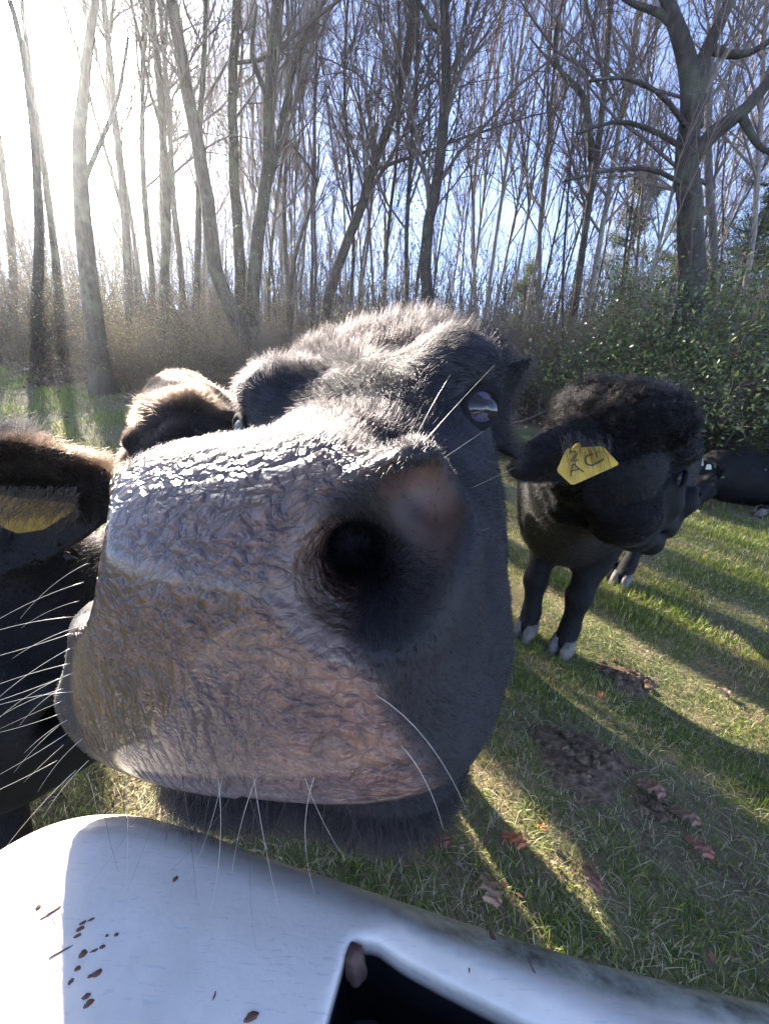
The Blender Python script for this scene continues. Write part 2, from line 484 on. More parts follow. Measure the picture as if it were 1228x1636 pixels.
def main_skin_mat():
    """black coat skin; bare wet leather on the nose plate, driven by modelled regions"""
    M = Mat('main_cow_skin')
    loc = M.attr('loc', 'Vector'); nose = M.attr('nose'); rim = M.attr('rim'); pink = M.attr('pink'); low = M.attr('low'); deep = M.attr('deep')
    # warp so that the pebbles are uneven
    wn = M.n('TexNoise'); wn.inputs['Scale'].default_value = 45; M.l(loc, wn.inputs['Vector'])
    wv = M.n('VectorMath'); wv.operation = 'MULTIPLY_ADD'; M.l(wn.outputs['Color'], wv.inputs[0])
    wv.inputs[1].default_value = (0.012, 0.012, 0.012); M.l(loc, wv.inputs[2])
    warped = wv.outputs[0]
    v1 = M.voro(185, M.mapping(warped, (0.8, 0.9, 1.25)), 'SMOOTH_F1', smooth=0.35)
    v2 = M.voro(120, M.mapping(warped, (1.5, 1, 0.55), (0, math.radians(38), 0)), 'SMOOTH_F1', smooth=0.35)
    v3 = M.voro(430, M.mapping(warped, (0.9, 1, 1.2)), 'SMOOTH_F1', smooth=0.3)
    e1 = M.voro(120, M.mapping(warped, (0.85, 0.9, 1.25)), 'DISTANCE_TO_EDGE')
    e2 = M.voro(95, M.mapping(warped, (1.45, 1, 0.6), (0, math.radians(38), 0)), 'DISTANCE_TO_EDGE')
    peb = M.ramp(M.mix(low, e1, e2), [(0.0, (0, 0, 0)), (0.10, (0.45, 0.45, 0.45)), (0.26, (0.86, 0.86, 0.86)), (0.5, (1, 1, 1))], 'EASE')
    cells = M.mix(0.72, M.math('SUBTRACT', 1.0, peb), M.mix(low, v1, v2))
    fine = M.noise(700, 3, 0.6, loc)
    big = M.noise(32, 3, 0.5, loc)
    h = M.math('MULTIPLY_ADD', cells, -1.0); h.node.inputs[2].default_value = 1.0
    h = M.math('ADD', h, M.math('MULTIPLY', v3, -0.22))
    h = M.math('ADD', h, M.math('MULTIPLY', big, 0.9))
    h = M.math('ADD', h, M.math('MULTIPLY', fine, 0.10))
    amp = M.math('MULTIPLY', nose, M.math('SUBTRACT', 1.0, M.math('MULTIPLY', rim, 0.85)))
    h = M.math('MULTIPLY', h, amp)
    h = M.math('MULTIPLY', h, M.math('ADD', 1.0, M.math('MULTIPLY', low, 1.2)))
    bmp = M.bump(h, 0.0060, 1.0)
    b2 = M.bump(M.noise(1500, 2, 0.5, loc), 0.0004, 0.5, bmp)
    leather = M.ramp(M.math('ADD', M.math('MULTIPLY', cells, 0.9), M.math('MULTIPLY', M.noise(28, 4, 0.6, loc), 0.5)),
                     [(0.25, (0.19, 0.102, 0.068)), (0.55, (0.125, 0.058, 0.036)), (0.85, (0.055, 0.028, 0.020))])
    warm = M.ramp(M.noise(55, 4, 0.6, loc), [(0.38, (0.10, 0.045, 0.028)), (0.62, (0.26, 0.125, 0.080))])
    leather = M.mix(M.math('MULTIPLY', low, 0.85), leather, (0.060, 0.029, 0.020))
    leather = M.mix(M.math('MULTIPLY', pink, 0.8), leather, warm)
    leather = M.mix(M.math('MULTIPLY', M.math('SUBTRACT', 1.0, peb), 0.40), leather, (0.045, 0.022, 0.016))
    tan = M.ramp(M.noise(120, 4, 0.6, loc), [(0.3, (0.10, 0.062, 0.044)), (0.7, (0.20, 0.135, 0.098))])
    leather = M.mix(rim, leather, tan)
    fur = M.ramp(M.noise(60, 3, 0.5, loc), [(0.3, (0.005, 0.0045, 0.0055)), (0.7, (0.012, 0.010, 0.011))])
    inner = M.ramp(M.noise(40, 3, 0.5, loc), [(0.3, (0.055, 0.030, 0.022)), (0.7, (0.17, 0.090, 0.060))])
    col = M.mix(nose, fur, leather)
    col = M.mix(deep, col, inner)
    r1 = M.math('ADD', 0.20, M.math('MULTIPLY', M.noise(90, 3, 0.6, loc), 0.28))
    rough = M.mix(nose, (0.72, 0.72, 0.72), r1)
    rough = M.mix(deep, rough, (0.5, 0.5, 0.5))
    M.pbr(col, rough, b2, Specular_IOR_Level=0.55, Coat_Roughness=0.12)
    M.l(M.math('MULTIPLY', M.math('MULTIPLY', nose, M.math('SUBTRACT', 1.0, M.math('MULTIPLY', rim, 0.8))), 0.45), M.b.inputs['Coat Weight'])
    M.s(M.b.inputs['Subsurface Weight'], 0.0)
    return M.m
MAIN_SKIN = main_skin_mat()

def simple(name, col, rough=0.5, **kw):
    M = Mat(name); M.pbr(col, rough, **kw); return M.m

# ---------------------------------------------------------------- fur
def sample_surface(V, F, n, weight=None, rng=RNG):
    T = np.concatenate([F[:, [0, 1, 2]], F[:, [0, 2, 3]]]) if F.shape[1] == 4 else F
    a, b, c = V[T[:, 0]], V[T[:, 1]], V[T[:, 2]]
    A = np.linalg.norm(np.cross(b - a, c - a), axis=1)
    w = A * (weight(((a + b + c) / 3)) if weight is not None else 1.0)
    w = np.maximum(w, 0); w = w / w.sum()
    idx = rng.choice(len(T), n, p=w)
    u, v = rng.random(n), rng.random(n); f = u + v > 1; u[f] = 1 - u[f]; v[f] = 1 - v[f]
    P = a[idx] + (b - a)[idx] * u[:, None] + (c - a)[idx] * v[:, None]
    vn, _ = vnormals(V, F)
    N = vn[T[idx]].mean(1); N /= np.linalg.norm(N, axis=1)[:, None] + 1e-9
    return P, N

def hair_curves(name, PTS, RAD, parent, mat):
    """PTS (n,k,3) RAD (n,k)"""
    n, k = PTS.shape[:2]
    hc = bpy.data.hair_curves.new(name)
    hc.add_curves([k] * n)
    hc.points.foreach_set('position', PTS.astype(np.float32).ravel())
    ra = hc.attributes.get('radius') or hc.attributes.new('radius', 'FLOAT', 'POINT')
    ra.data.foreach_set('value', RAD.astype(np.float32).ravel())
    return link(name, hc, parent, [mat])

def vnoise(P, f, seed=0):
    """cheap smooth vector noise"""
    s = np.array([1.7, 9.2, 5.3]) * (seed + 1)
    q = P * f
    def w(k): return (np.sin(q[:, 0] * 1.3 + 1.9 * np.sin(q[:, 1] * 0.9 + s[k]) + s[k]) + np.sin(q[:, 1] * 1.7 + 1.3 * np.sin(q[:, 2] * 1.1 + s[k] * 2))
                      + np.sin(q[:, 2] * 1.5 + 1.7 * np.sin(q[:, 0] * 0.7 + s[k] * 3))) / 3
    return np.stack([w(0), w(1), w(2)], 1)

def fur(name, parent, V, F, n, length, comb, lift=0.5, curl=0.25, radius=0.00009, mat=None, weight=None, k=4, jitter=0.25, clump=0.0, rng=RNG):
    """length(P)->(n,), comb(P,N)->(n,3) direction hairs lie towards"""
    P, N = sample_surface(V, F, n, weight, rng)
    L = length(P) * (0.7 + 0.6 * rng.random(n))
    T = comb(P, N)
    T = T - N * (T * N).sum(1)[:, None]
    T /= np.linalg.norm(T, axis=1)[:, None] + 1e-6
    T = T + vnoise(P, 55, 1) * curl * 2.0 + rng.normal(0, jitter, (n, 3))
    lf = lift(P) if callable(lift) else lift
    lf = np.broadcast_to(lf, (n,))[:, None]
    pts = np.zeros((n, k, 3))
    pos = P - N * 0.0004
    pts[:, 0] = pos
    W = vnoise(P, 160, 3) * curl + vnoise(P, 420, 6) * curl * 0.7
    for i in range(1, k):
        t = i / (k - 1)
        d = N * (lf * (1.25 - 0.9 * t)) + T * ((1 - lf) * (0.35 + 1.0 * t)) + W * t
        d /= np.linalg.norm(d, axis=1)[:, None]
        pos = pos + d * (L / (k - 1))[:, None]
        pts[:, i] = pos
    R = radius * np.array([1.0, 0.95, 0.7, 0.4, 0.2][:k] if k <= 5 else np.linspace(1, .2, k))[None, :] * (0.75 + 0.5 * rng.random((n, 1)))
    return hair_curves(name, pts, R, parent, mat)

def grid_sphere(c, r, ax=None, nu=28, nv=18):
    u = np.arange(nu) * 2 * math.pi / nu; v = np.linspace(0.0001, math.pi - 0.0001, nv)
    U, Vv = np.meshgrid(u, v)
    P = np.stack([np.sin(Vv) * np.cos(U), np.sin(Vv) * np.sin(U), np.cos(Vv)], -1) * np.asarray(r)
    P = P.reshape(-1, 3)
    if ax is not None: P = P @ np.asarray(ax).T
    i = np.arange(nv - 1)[:, None] * nu; j = np.arange(nu)[None, :]; j2 = (j + 1) % nu
    F = np.stack([i + j, i + nu + j, i + nu + j2, i + j2], -1).reshape(-1, 4)
    return P + np.asarray(c), F

# ---------------------------------------------------------------- body of a cow (all in world space)
def ub(v):
    v = np.asarray(v, float); return v / np.linalg.norm(v)

def leg_chain(P0, foot, fwd, hind=False, s=1.0):
    """joint points from the trunk down to the pastern"""
    P0 = np.asarray(P0, float); foot = np.asarray(foot, float)
    g = foot[2]; h = P0[2] - g
    f = np.asarray(fwd, float)
    def at(t, off): 
        p = P0 + (foot - P0) * t; p = p + f * off * s; return p
    if hind:
        return [P0, at(0.38, 0.10), at(0.62, -0.075), at(0.90, -0.01), at(1.0, 0.02)], [0.150, 0.095, 0.048, 0.040, 0.048]
    return [P0, at(0.33, -0.02), at(0.62, 0.02), at(0.90, 0.0), at(1.0, 0.02)], [0.115, 0.072, 0.052, 0.040, 0.048]

def cow_body_f(withers, hips, feet, neck, s=1.0, slim=1.0):
    """withers/hips = centre line points of the trunk; feet = fl, fr, hl, hr ground points; neck = head-side end point"""
    wi, hp = np.asarray(withers, float), np.asarray(hips, float)
    fwd = ub((wi - hp) * [1, 1, 0]); side = np.array([-fwd[1], fwd[0], 0])
    chains = []
    for k, ft in enumerate(feet):
        base = wi if k < 2 else hp
        sd = side if k % 2 == 0 else -side
        P0 = base + sd * 0.11 * s + np.array([0, 0, -0.10 * s])
        ft = np.asarray(ft, float) + np.array([0, 0, 0.05 * s])
        chains.append(leg_chain(P0, ft, fwd, hind=k >= 2, s=s))
    ax = np.stack([side, fwd, [0, 0, 1]])
    def f(p):
        q = p
        def tr(c, r): return ell(q, c, r, ax)
        mid = (wi + hp) / 2
        L = np.linalg.norm(wi - hp)
        d = tr(mid + [0, 0, -0.03 * s], (0.27 * s, 0.62 * L + 0.08 * s, 0.285 * s))
        d = smin(d, tr(wi + [0, 0, -0.03 * s], (0.215 * s, 0.22 * s, 0.31 * s)), 0.10 * s)
        d = smin(d, tr(hp + [0, 0, 0.02 * s], (0.225 * s, 0.24 * s, 0.25 * s)), 0.10 * s)
        nb = wi + fwd * 0.10 * s + np.array([0, 0, 0.03 * s])
        d = smin(d, cone(q, nb, neck, 0.19 * s, 0.115 * s), 0.10 * s)
        d = smin(d, cone(q, nb + fwd * 0.04 * s - np.array([0, 0, 0.16 * s]), nb * 0.35 + np.asarray(neck) * 0.65 - np.array([0, 0, 0.10 * s]), 0.14 * s, 0.07 * s), 0.08 * s)
        for J, R in chains:
            for a, b, ra, rb in zip(J[:-1], J[1:], R[:-1], R[1:]):
                d = smin(d, cone(q, a, b, ra * s * slim, rb * s * slim), 0.035 * s)
        return d
    return f, chains, fwd

HOOF = None
def hooves(root, chains, fwd, s=1.0, mat=None):
    """a cloven hoof: two claws, front and back tapered"""
    side = np.array([-fwd[1], fwd[0], 0])
    for J, R in chains:
        c = J[-1]
        buf = MeshBuf()
        for sg in (-1, 1):
            prof = [(-0.03, 0.034), (-0.005, 0.037), (0.025, 0.034), (0.05, 0.026)]
            ctr = c + side * sg * 0.025 * s
            P = []; n = 12
            for (dz, rr) in prof[::-1]:
                a = np.arange(n) * 2 * math.pi / n
                ring = ctr + fwd * (0.018 - dz * 0.35) * s + np.array([0, 0, (dz - 0.030) * s]) \
                    + np.outer(np.cos(a), side) * rr * 0.72 * s + np.outer(np.sin(a), fwd) * rr * 1.35 * s
                P.append(ring)
            V = np.concatenate(P + [P[0].mean(0)[None], P[-1].mean(0)[None]]); m = len(P)
            F = []
            for i in range(m - 1):
                for j in range(n):
                    F.append((i * n + j, i * n + (j + 1) % n, (i + 1) * n + (j + 1) % n)); F.append((i * n + j, (i + 1) * n + (j + 1) % n, (i + 1) * n + j))
            for j in range(n):
                F.append((m * n, (j + 1) % n, j)); F.append((m * n + 1, (m - 1) * n + j, (m - 1) * n + (j + 1) % n))
            buf.add(V, F)
        buf.build('hoof', root, mat)

def eye_part(root, c, r, out, fwd_dir, mats, lid_mat):
    """eyeball with iris cap and lids"""
    P, F = grid_sphere(c, r)
    e = mesh_np('eye', P, F, root, mats[0])
    o = ub(out)
    z = o; x = ub(np.cross([0.1, 0.2, 1], z)); y = np.cross(z, x)
    n = 24; a = np.arange(n) * 2 * math.pi / n
    rings = []
    for th in (0.02, 0.3, 0.55, 0.74):
        rings.append(c + r * 1.012 * (z * math.cos(th) + math.sin(th) * (np.outer(np.cos(a), x) * 1.25 + np.outer(np.sin(a), y) * 0.9)))
    V = np.concatenate(rings); FF = []
    for i in range(3):
        for j in range(n):
            FF.append((i * n + j, i * n + (j + 1) % n, (i + 1) * n + (j + 1) % n, (i + 1) * n + j))
    ir = mesh_np('iris', V, np.array(FF), e, mats[1])
    ir.matrix_parent_inverse = Matrix.Identity(4)
    buf = MeshBuf()
    t = np.linspace(0, 2 * math.pi, 33)
    ring = c + r * (z * 0.50)[None, :] + r * 1.0 * (np.outer(np.cos(t), ub(fwd_dir - o * (o @ fwd_dir))) * 1.08 + np.outer(np.sin(t), ub(np.cross(o, fwd_dir))) * 0.80)
    tube(buf, ring, r * (0.27 + 0.06 * np.cos(2 * t)), 12)
    buf.build('eyelid', root, lid_mat)
    return e
EYE_WHITE = simple('eye_white', (0.07, 0.06, 0.09), 0.28, Specular_IOR_Level=0.35)
EYE_DARK = simple('eye_iris', (0.018, 0.012, 0.012), 0.10)
# ---------------------------------------------------------------- the close cow
MAIN_BACK = CM @ np.array([0.30, 0.20, -0.92])
MAIN_UP = CM @ np.array([-0.12, 0.93, 0.30])
MA = rot_axes(MAIN_BACK, MAIN_UP)
MO = at_depth(290, 940, 0.140)
def main_shift(y): return -0.10 * np.maximum(y - 0.03, 0)
def main_f(p):
    q = p.copy(); q[..., 0] -= main_shift(q[..., 1]); return head_f(q, 1.0, turn=0.030)
def mloc(w): 
    q = (w - MO) @ MA; q = q.copy(); q[:, 0] -= main_shift(q[:, 1]); return q
def mwld(q):
    q = np.array(q, float).reshape(-1, 3).copy(); q[:, 0] += main_shift(q[:, 1]); return (q @ MA.T + MO)

feet = [(-0.02, 1.25), (-0.26, 1.20), (-0.02, 2.25), (-0.30, 2.30)]
feet = [(x, y, float(ground_z(x, y))) for x, y in feet]
main_root = empty('cow', (-0.1, 0.9, 0.0), 'black cow pressing its wet brown nose right up to the camera over the white panel', 'cow', 'black cows in the pasture')
neck_pt = mwld([(0, 0.40, 0.02)])[0]
bf, chains, bfwd = cow_body_f((-0.12, 1.22, 0.86), (-0.15, 2.20, 0.92), feet, neck_pt)
hV, hF = surface_nets(main_f, (-0.27, -0.02, -0.2), (0.19, 0.54, 0.24), 0.0028)
loc = hV.copy(); loc[:, 0] -= main_shift(loc[:, 1])
hW = to_world(hV, MO, MA)
bV, bF = surface_nets(bf, (-0.65, 0.35, -0.02), (0.35, 2.75, 1.45), 0.016)
X, Y, Z = loc.T
nz = vnoise(loc, 90, 2)[:, 0] * 0.5 + vnoise(loc, 260, 5)[:, 1] * 0.5
bound = np.interp(Z, [-0.11, -0.07, -0.035, -0.012, 0.030, 0.040], [0.086, 0.080, 0.066, 0.046, 0.046, 0.074])
nose = smoothstep(0.010, -0.004, X - bound + nz * 0.005)
nose *= smoothstep(0.060, 0.050, Z + nz * 0.005) * smoothstep(0.060, 0.046, Y + nz * 0.006 + 1.6 * np.clip(-0.07 - X, 0, 1)) * smoothstep(-0.110, -0.097, X + nz * 0.004) * smoothstep(-0.130, -0.118, Z - 0.165 * X)
def dist_nos(q, sgn=1):
    m = q.copy(); m[:, 0] *= sgn
    return np.minimum(cone(m, ON_NOSTRIL[0], ON_NOSTRIL[1], 0.030, 0.022), cone(m, *ON_COMMA, 0.022, 0.013))
dn = dist_nos(loc)
deep = smoothstep(0.005, -0.003, dn) * smoothstep(-0.2, -0.1, Z)
rim = smoothstep(0.016, 0.005, dn) * smoothstep(-0.005, 0.003, dn) * smoothstep(0.062, 0.050, X) * smoothstep(0.05, 0.0, Y)
pink = np.exp(-(((X - 0.055) / 0.030) ** 2 + ((Z + 0.055) / 0.030) ** 2)) + 0.35 * smoothstep(0.0, -0.05, Z)
pink = np.clip(pink + nz * 0.25, 0, 1)
low = smoothstep(0.000, -0.055, Z + nz * 0.008) * smoothstep(0.055, -0.01, X)
mV = np.concatenate([hW, bV]); mF = np.concatenate([hF, bF + len(hW)])
pad = lambda a: np.concatenate([a, np.zeros(len(bV))])
locc = np.concatenate([loc, bV])
body = mesh_np('body', mV, mF, main_root, MAIN_SKIN, True,
               attrs=dict(nose=pad(nose), rim=pad(rim), pink=pad(pink), low=pad(low), deep=pad(deep)), colors=dict(loc=locc))

# ears, folded back
earV, earF = [], []
for sg in (-1, 1):
    r0 = (0.105 * sg, 0.37, 0.075); t0 = (0.150 * sg, 0.52, 0.06)
    EV, EF = surface_nets(lambda p: ear_f(p, r0, t0, 0.045, (0, -0.3, 1), 0.012), (min(0.05 * sg, 0.21 * sg), 0.32, -0.02), (max(0.05 * sg, 0.21 * sg), 0.57, 0.17), 0.006)
    eo = mesh_np('ear', mwld(EV), EF, main_root, SKIN)
    EW = mwld(EV)
    fur('ear_hair', eo, EW, EF, 5000, lambda p: np.full(len(p), 0.022), lambda p, n: np.broadcast_to(MA[:, 1], p.shape), 0.5, 0.3, 0.00010, HAIR_BLACK).matrix_parent_inverse = Matrix.Identity(4)

# eyes
for sg in (-1, 1):
    c = mwld([(0.1070 * sg, 0.2250, 0.064)])[0]
    out = MA @ ub((0.62 * sg, -0.78, 0.10))
    eye_part(main_root, c, 0.0162, out, MA @ np.array([0.3 * sg, -1.0, -0.2]), (EYE_WHITE, EYE_DARK), SKIN)

# coat
def m_len(P):
    q = mloc(P)
    y = q[:, 1]
    L = np.interp(y, [0.0, 0.05, 0.10, 0.16, 0.22, 0.30, 0.38, 0.5], [0.0034, 0.0042, 0.006, 0.008, 0.010, 0.015, 0.025, 0.026])
    L = np.where(q[:, 2] < -0.02, np.minimum(L, 0.006 + 0.02 * np.clip(y - .1, 0, 1)), L)
    L = np.where(q[:, 2] < -0.125, 0.014, L)
    de = np.sqrt((np.abs(q[:, 0]) - 0.115) ** 2 + (y - 0.215) ** 2 + (q[:, 2] - 0.064) ** 2); L = L * np.clip(0.25 + (de - 0.016) / 0.03, 0.25, 1)
    side = smoothstep(0.075, 0.10, np.abs(q[:, 0])) * (q[:, 2] < 0.06)
    return L * (1 - 0.45 * side)
def m_comb(P, N):
    q = mloc(P)
    d = np.zeros_like(P)
    top = smoothstep(0.02, 0.08, q[:, 2])
    d[:, 1] = 1.0
    d[:, 2] = -0.55 * (1 - top)
    # whorl between the eyes
    wx, wy = q[:, 0], q[:, 1] - 0.265
    rr = np.sqrt(wx ** 2 + wy ** 2) + 1e-4
    sw = np.exp(-(rr / 0.10) ** 2) * top
    d[:, 0] += sw * (wx / rr * 1.6 + wy / rr * 0.8); d[:, 1] += sw * (wy / rr * 1.6 - wx / rr * 0.8 - 0.9)
    # seen hair by the nose falls forwards
    return d @ MA.T
def furmask(P):
    q = mloc(P)
    x, y, z = q.T
    bnd = np.interp(z, [-0.11, -0.07, -0.035, -0.012, 0.030, 0.040], [0.086, 0.080, 0.066, 0.046, 0.046, 0.074])
    on = smoothstep(-0.002, 0.012, x - bnd) + smoothstep(0.040, 0.058, z) + smoothstep(0.040, 0.060, y) + smoothstep(-0.095, -0.108, x) + smoothstep(-0.115, -0.130, z - 0.165 * x)
    on = np.clip(on, 0, 1)
    de = np.sqrt((np.abs(x) - 0.115) ** 2 + (y - 0.215) ** 2 + (z - 0.064) ** 2); on = on * (de > 0.0125)
    on = on * np.where(dist_nos(q) < 0.002, 0.05, 1) * np.where(dist_nos(q, -1) < 0.002, 0.05, 1)
    return on
fur('coat_hair', body, hW, hF, 95000, m_len, m_comb, lambda P: 0.35 + 0.30 * smoothstep(0.25, 0.42, mloc(P)[:, 1]), 0.42, 0.00013, HAIR_BLACK,
    lambda P: furmask(P) * (mloc(P)[:, 1] > 0.13)).matrix_parent_inverse = Matrix.Identity(4)
fur('muzzle_hair', body, hW, hF, 110000, m_len, m_comb, 0.36, 0.20, 0.00009, HAIR_SHORT,
    lambda P: furmask(P) * np.interp(mloc(P)[:, 1], [0, 0.05, 0.13, 0.16], [1, 1, 0.8, 0])).matrix_parent_inverse = Matrix.Identity(4)
hooves(main_root, chains, bfwd, 1.0, SKIN)

# whiskers
def whisker(p, d, L, r=0.00028, bend=(0, 0, -0.4), mat=HAIR_WHITE):
    n = 9; pos = np.array(p, float); d = ub(d); P = [pos]
    for i in range(n - 1):
        d = ub(d + np.array(bend) * 0.10); pos = pos + d * L / (n - 1); P.append(pos)
    buf = MeshBuf(); tube(buf, P, np.linspace(r, r * 0.25, n), 5)
    return buf.build('whisker', main_root, mat)
HAIRDARK = simple("dark_whisker", (0.05, 0.03, 0.02), 0.4)
WM = Mat('whisker'); WM.pbr((0.62, 0.56, 0.44), 0.3, Transmission_Weight=0.25); WHISKER = WM.m
def nearest(px, py, dlo=0.08, dhi=0.6):
    """first point of the head met by the ray through a pixel"""
    r = ray(px, py); ts = np.linspace(dlo, dhi, 900)
    f = main_f((CP + r * ts[:, None] - MO) @ MA)
    k = np.argmax(f < 0) if (f < 0).any() else int(np.argmin(f))
    return CP + r * ts[k]
wr = random.Random(4)
for (px, py) in [(118, 900), (112, 930), (105, 960), (100, 985), (98, 1010), (92, 1035), (90, 1060), (84, 1080), (80, 1100), (78, 1120), (75, 1140), (72, 1160),
                 (88, 1170), (80, 1190), (110, 1180), (70, 1215), (100, 1230), (95, 1105), (108, 1000), (86, 1150), (95, 1075), (76, 1100), (120, 1215)]:
    p = nearest(px + 22, py)
    d = CM @ np.array([-1.0, wr.uniform(-0.55, 0.10) if py < 1160 else wr.uniform(-0.9, -0.3), wr.uniform(-0.2, 0.5)])
    whisker(p, d, wr.uniform(0.03, 0.060), wr.uniform(0.00012, 0.00022), CM @ np.array([0, wr.uniform(-0.8, 0.3), 0]), WHISKER)
for (px, py, dx, dy, L) in [(615, 690, 0.22, 1.0, 0.030), (660, 697, 0.45, 1.0, 0.026), (672, 702, 0.85, 1.0, 0.036), (708, 722, 0.9, 0.6, 0.018), (752, 770, 1.0, 0.45, 0.030), (700, 860, 1.0, 0.3, 0.02)]:
    whisker(nearest(px, py + 10), CM @ np.array([dx, dy, 0.15]), L, 0.00013, CM @ np.array([0.3, 0.2, 0]), WHISKER)
for (px, py, dx, dy, L) in [(600, 1110, 1.0, -0.35, 0.045), (640, 1190, 1.0, -0.8, 0.03)]:
    whisker(nearest(px, py), CM @ np.array([dx, dy, 0.35]), L, 0.00018, CM @ np.array([-0.2, -1.2, 0]), WHISKER)
for i in range(22):      # beard hairs under the lip and chin
    px = wr.uniform(110, 560); p = nearest(px, 1225)
    p = p + CM @ np.array([0, -0.004, 0.0])
    whisker(p, CM @ np.array([wr.uniform(-0.5, 0.4), -1.0, wr.uniform(-0.2, 0.45)]), wr.uniform(0.02, 0.05), wr.uniform(0.00009, 0.00016), CM @ np.array([wr.uniform(-.8, .8), 0, 0.2]), HAIRDARK if i % 3 else WHISKER)
# ---------------------------------------------------------------- the other cows
TAG_YELLOW = None
def tag_mat():
    M = Mat('tag_yellow')
    c = M.ramp(M.noise(60, 4, 0.6), [(0.35, (0.50, 0.29, 0.015)), (0.65, (0.66, 0.41, 0.03))])
    M.pbr(c, 0.42, M.bump(M.noise(300, 2), 0.0004, 0.5)); return M.m
TAG_YELLOW = tag_mat()
INK = simple('marker_ink', (0.02, 0.018, 0.02), 0.5)
TAG_PALE = simple('tag_pale', (0.70, 0.70, 0.58), 0.45)
def hoof_mat():
    M = Mat('hoof_horn')
    c = M.ramp(M.noise(25, 4, 0.6), [(0.35, (0.07, 0.058, 0.05)), (0.7, (0.19, 0.165, 0.14))])
    M.pbr(c, 0.6, M.bump(M.noise(90, 3), 0.002, 0.6)); return M.m
HOOF = hoof_mat()

def nose_mat():
    M = Mat('small_nose')
    v = M.voro(140, None, 'SMOOTH_F1', smooth=0.3)
    M.pbr((0.06, 0.045, 0.045), 0.3, M.bump(M.math('MULTIPLY', v, -1.0), 0.002, 0.7)); return M.m
def other_skin():
    M = Mat('other_cow_skin')
    nose = M.attr('nose')
    n = M.noise(40, 3)
    c = M.mix(nose, M.ramp(n, [(0.3, (0.003, 0.003, 0.0034)), (0.7, (0.007, 0.006, 0.006))]), (0.04, 0.032, 0.032))
    M.pbr(c, M.mix(nose, (0.7, 0.7, 0.7), (0.32, 0.32, 0.32)), M.bump(M.noise(700, 2), 0.0006, 0.8), Specular_IOR_Level=0.25)
    return M.m
OTHER = other_skin()

def plate(name, corners, thick, root, mat, rr=0.0):
    """flat bevelled plate through coplanar corner points (ordered)"""
    C = np.array(corners, float); ctr = C.mean(0)
    nrm = ub(np.cross(C[1] - C[0], C[2] - C[1]))
    pts = []
    for i in range(len(C)):      # rounded corners
        a, b, c = C[i - 1], C[i], C[(i + 1) % len(C)]
        r = min(rr, 0.4 * np.linalg.norm(a - b), 0.4 * np.linalg.norm(c - b))
        p0, p1 = b + ub(a - b) * r, b + ub(c - b) * r
        for t in np.linspace(0, 1, 5): pts.append((1 - t) ** 2 * p0 + 2 * t * (1 - t) * b + t * t * p1)
    pts = np.array(pts); n = len(pts)
    rings = [ctr + (pts - ctr) * sc + nrm * z for sc, z in ((0.0, -thick), (0.97, -thick), (1, -thick * 0.6), (1, thick * 0.6), (0.97, thick), (0.0, thick))]
    V = np.concatenate(rings); F = []
    for i in range(5):
        for j in range(n): F.append((i * n + j, i * n + (j + 1) % n, (i + 1) * n + (j + 1) % n, (i + 1) * n + j))
    return mesh_np(name, V, np.array(F), root, mat, False), nrm

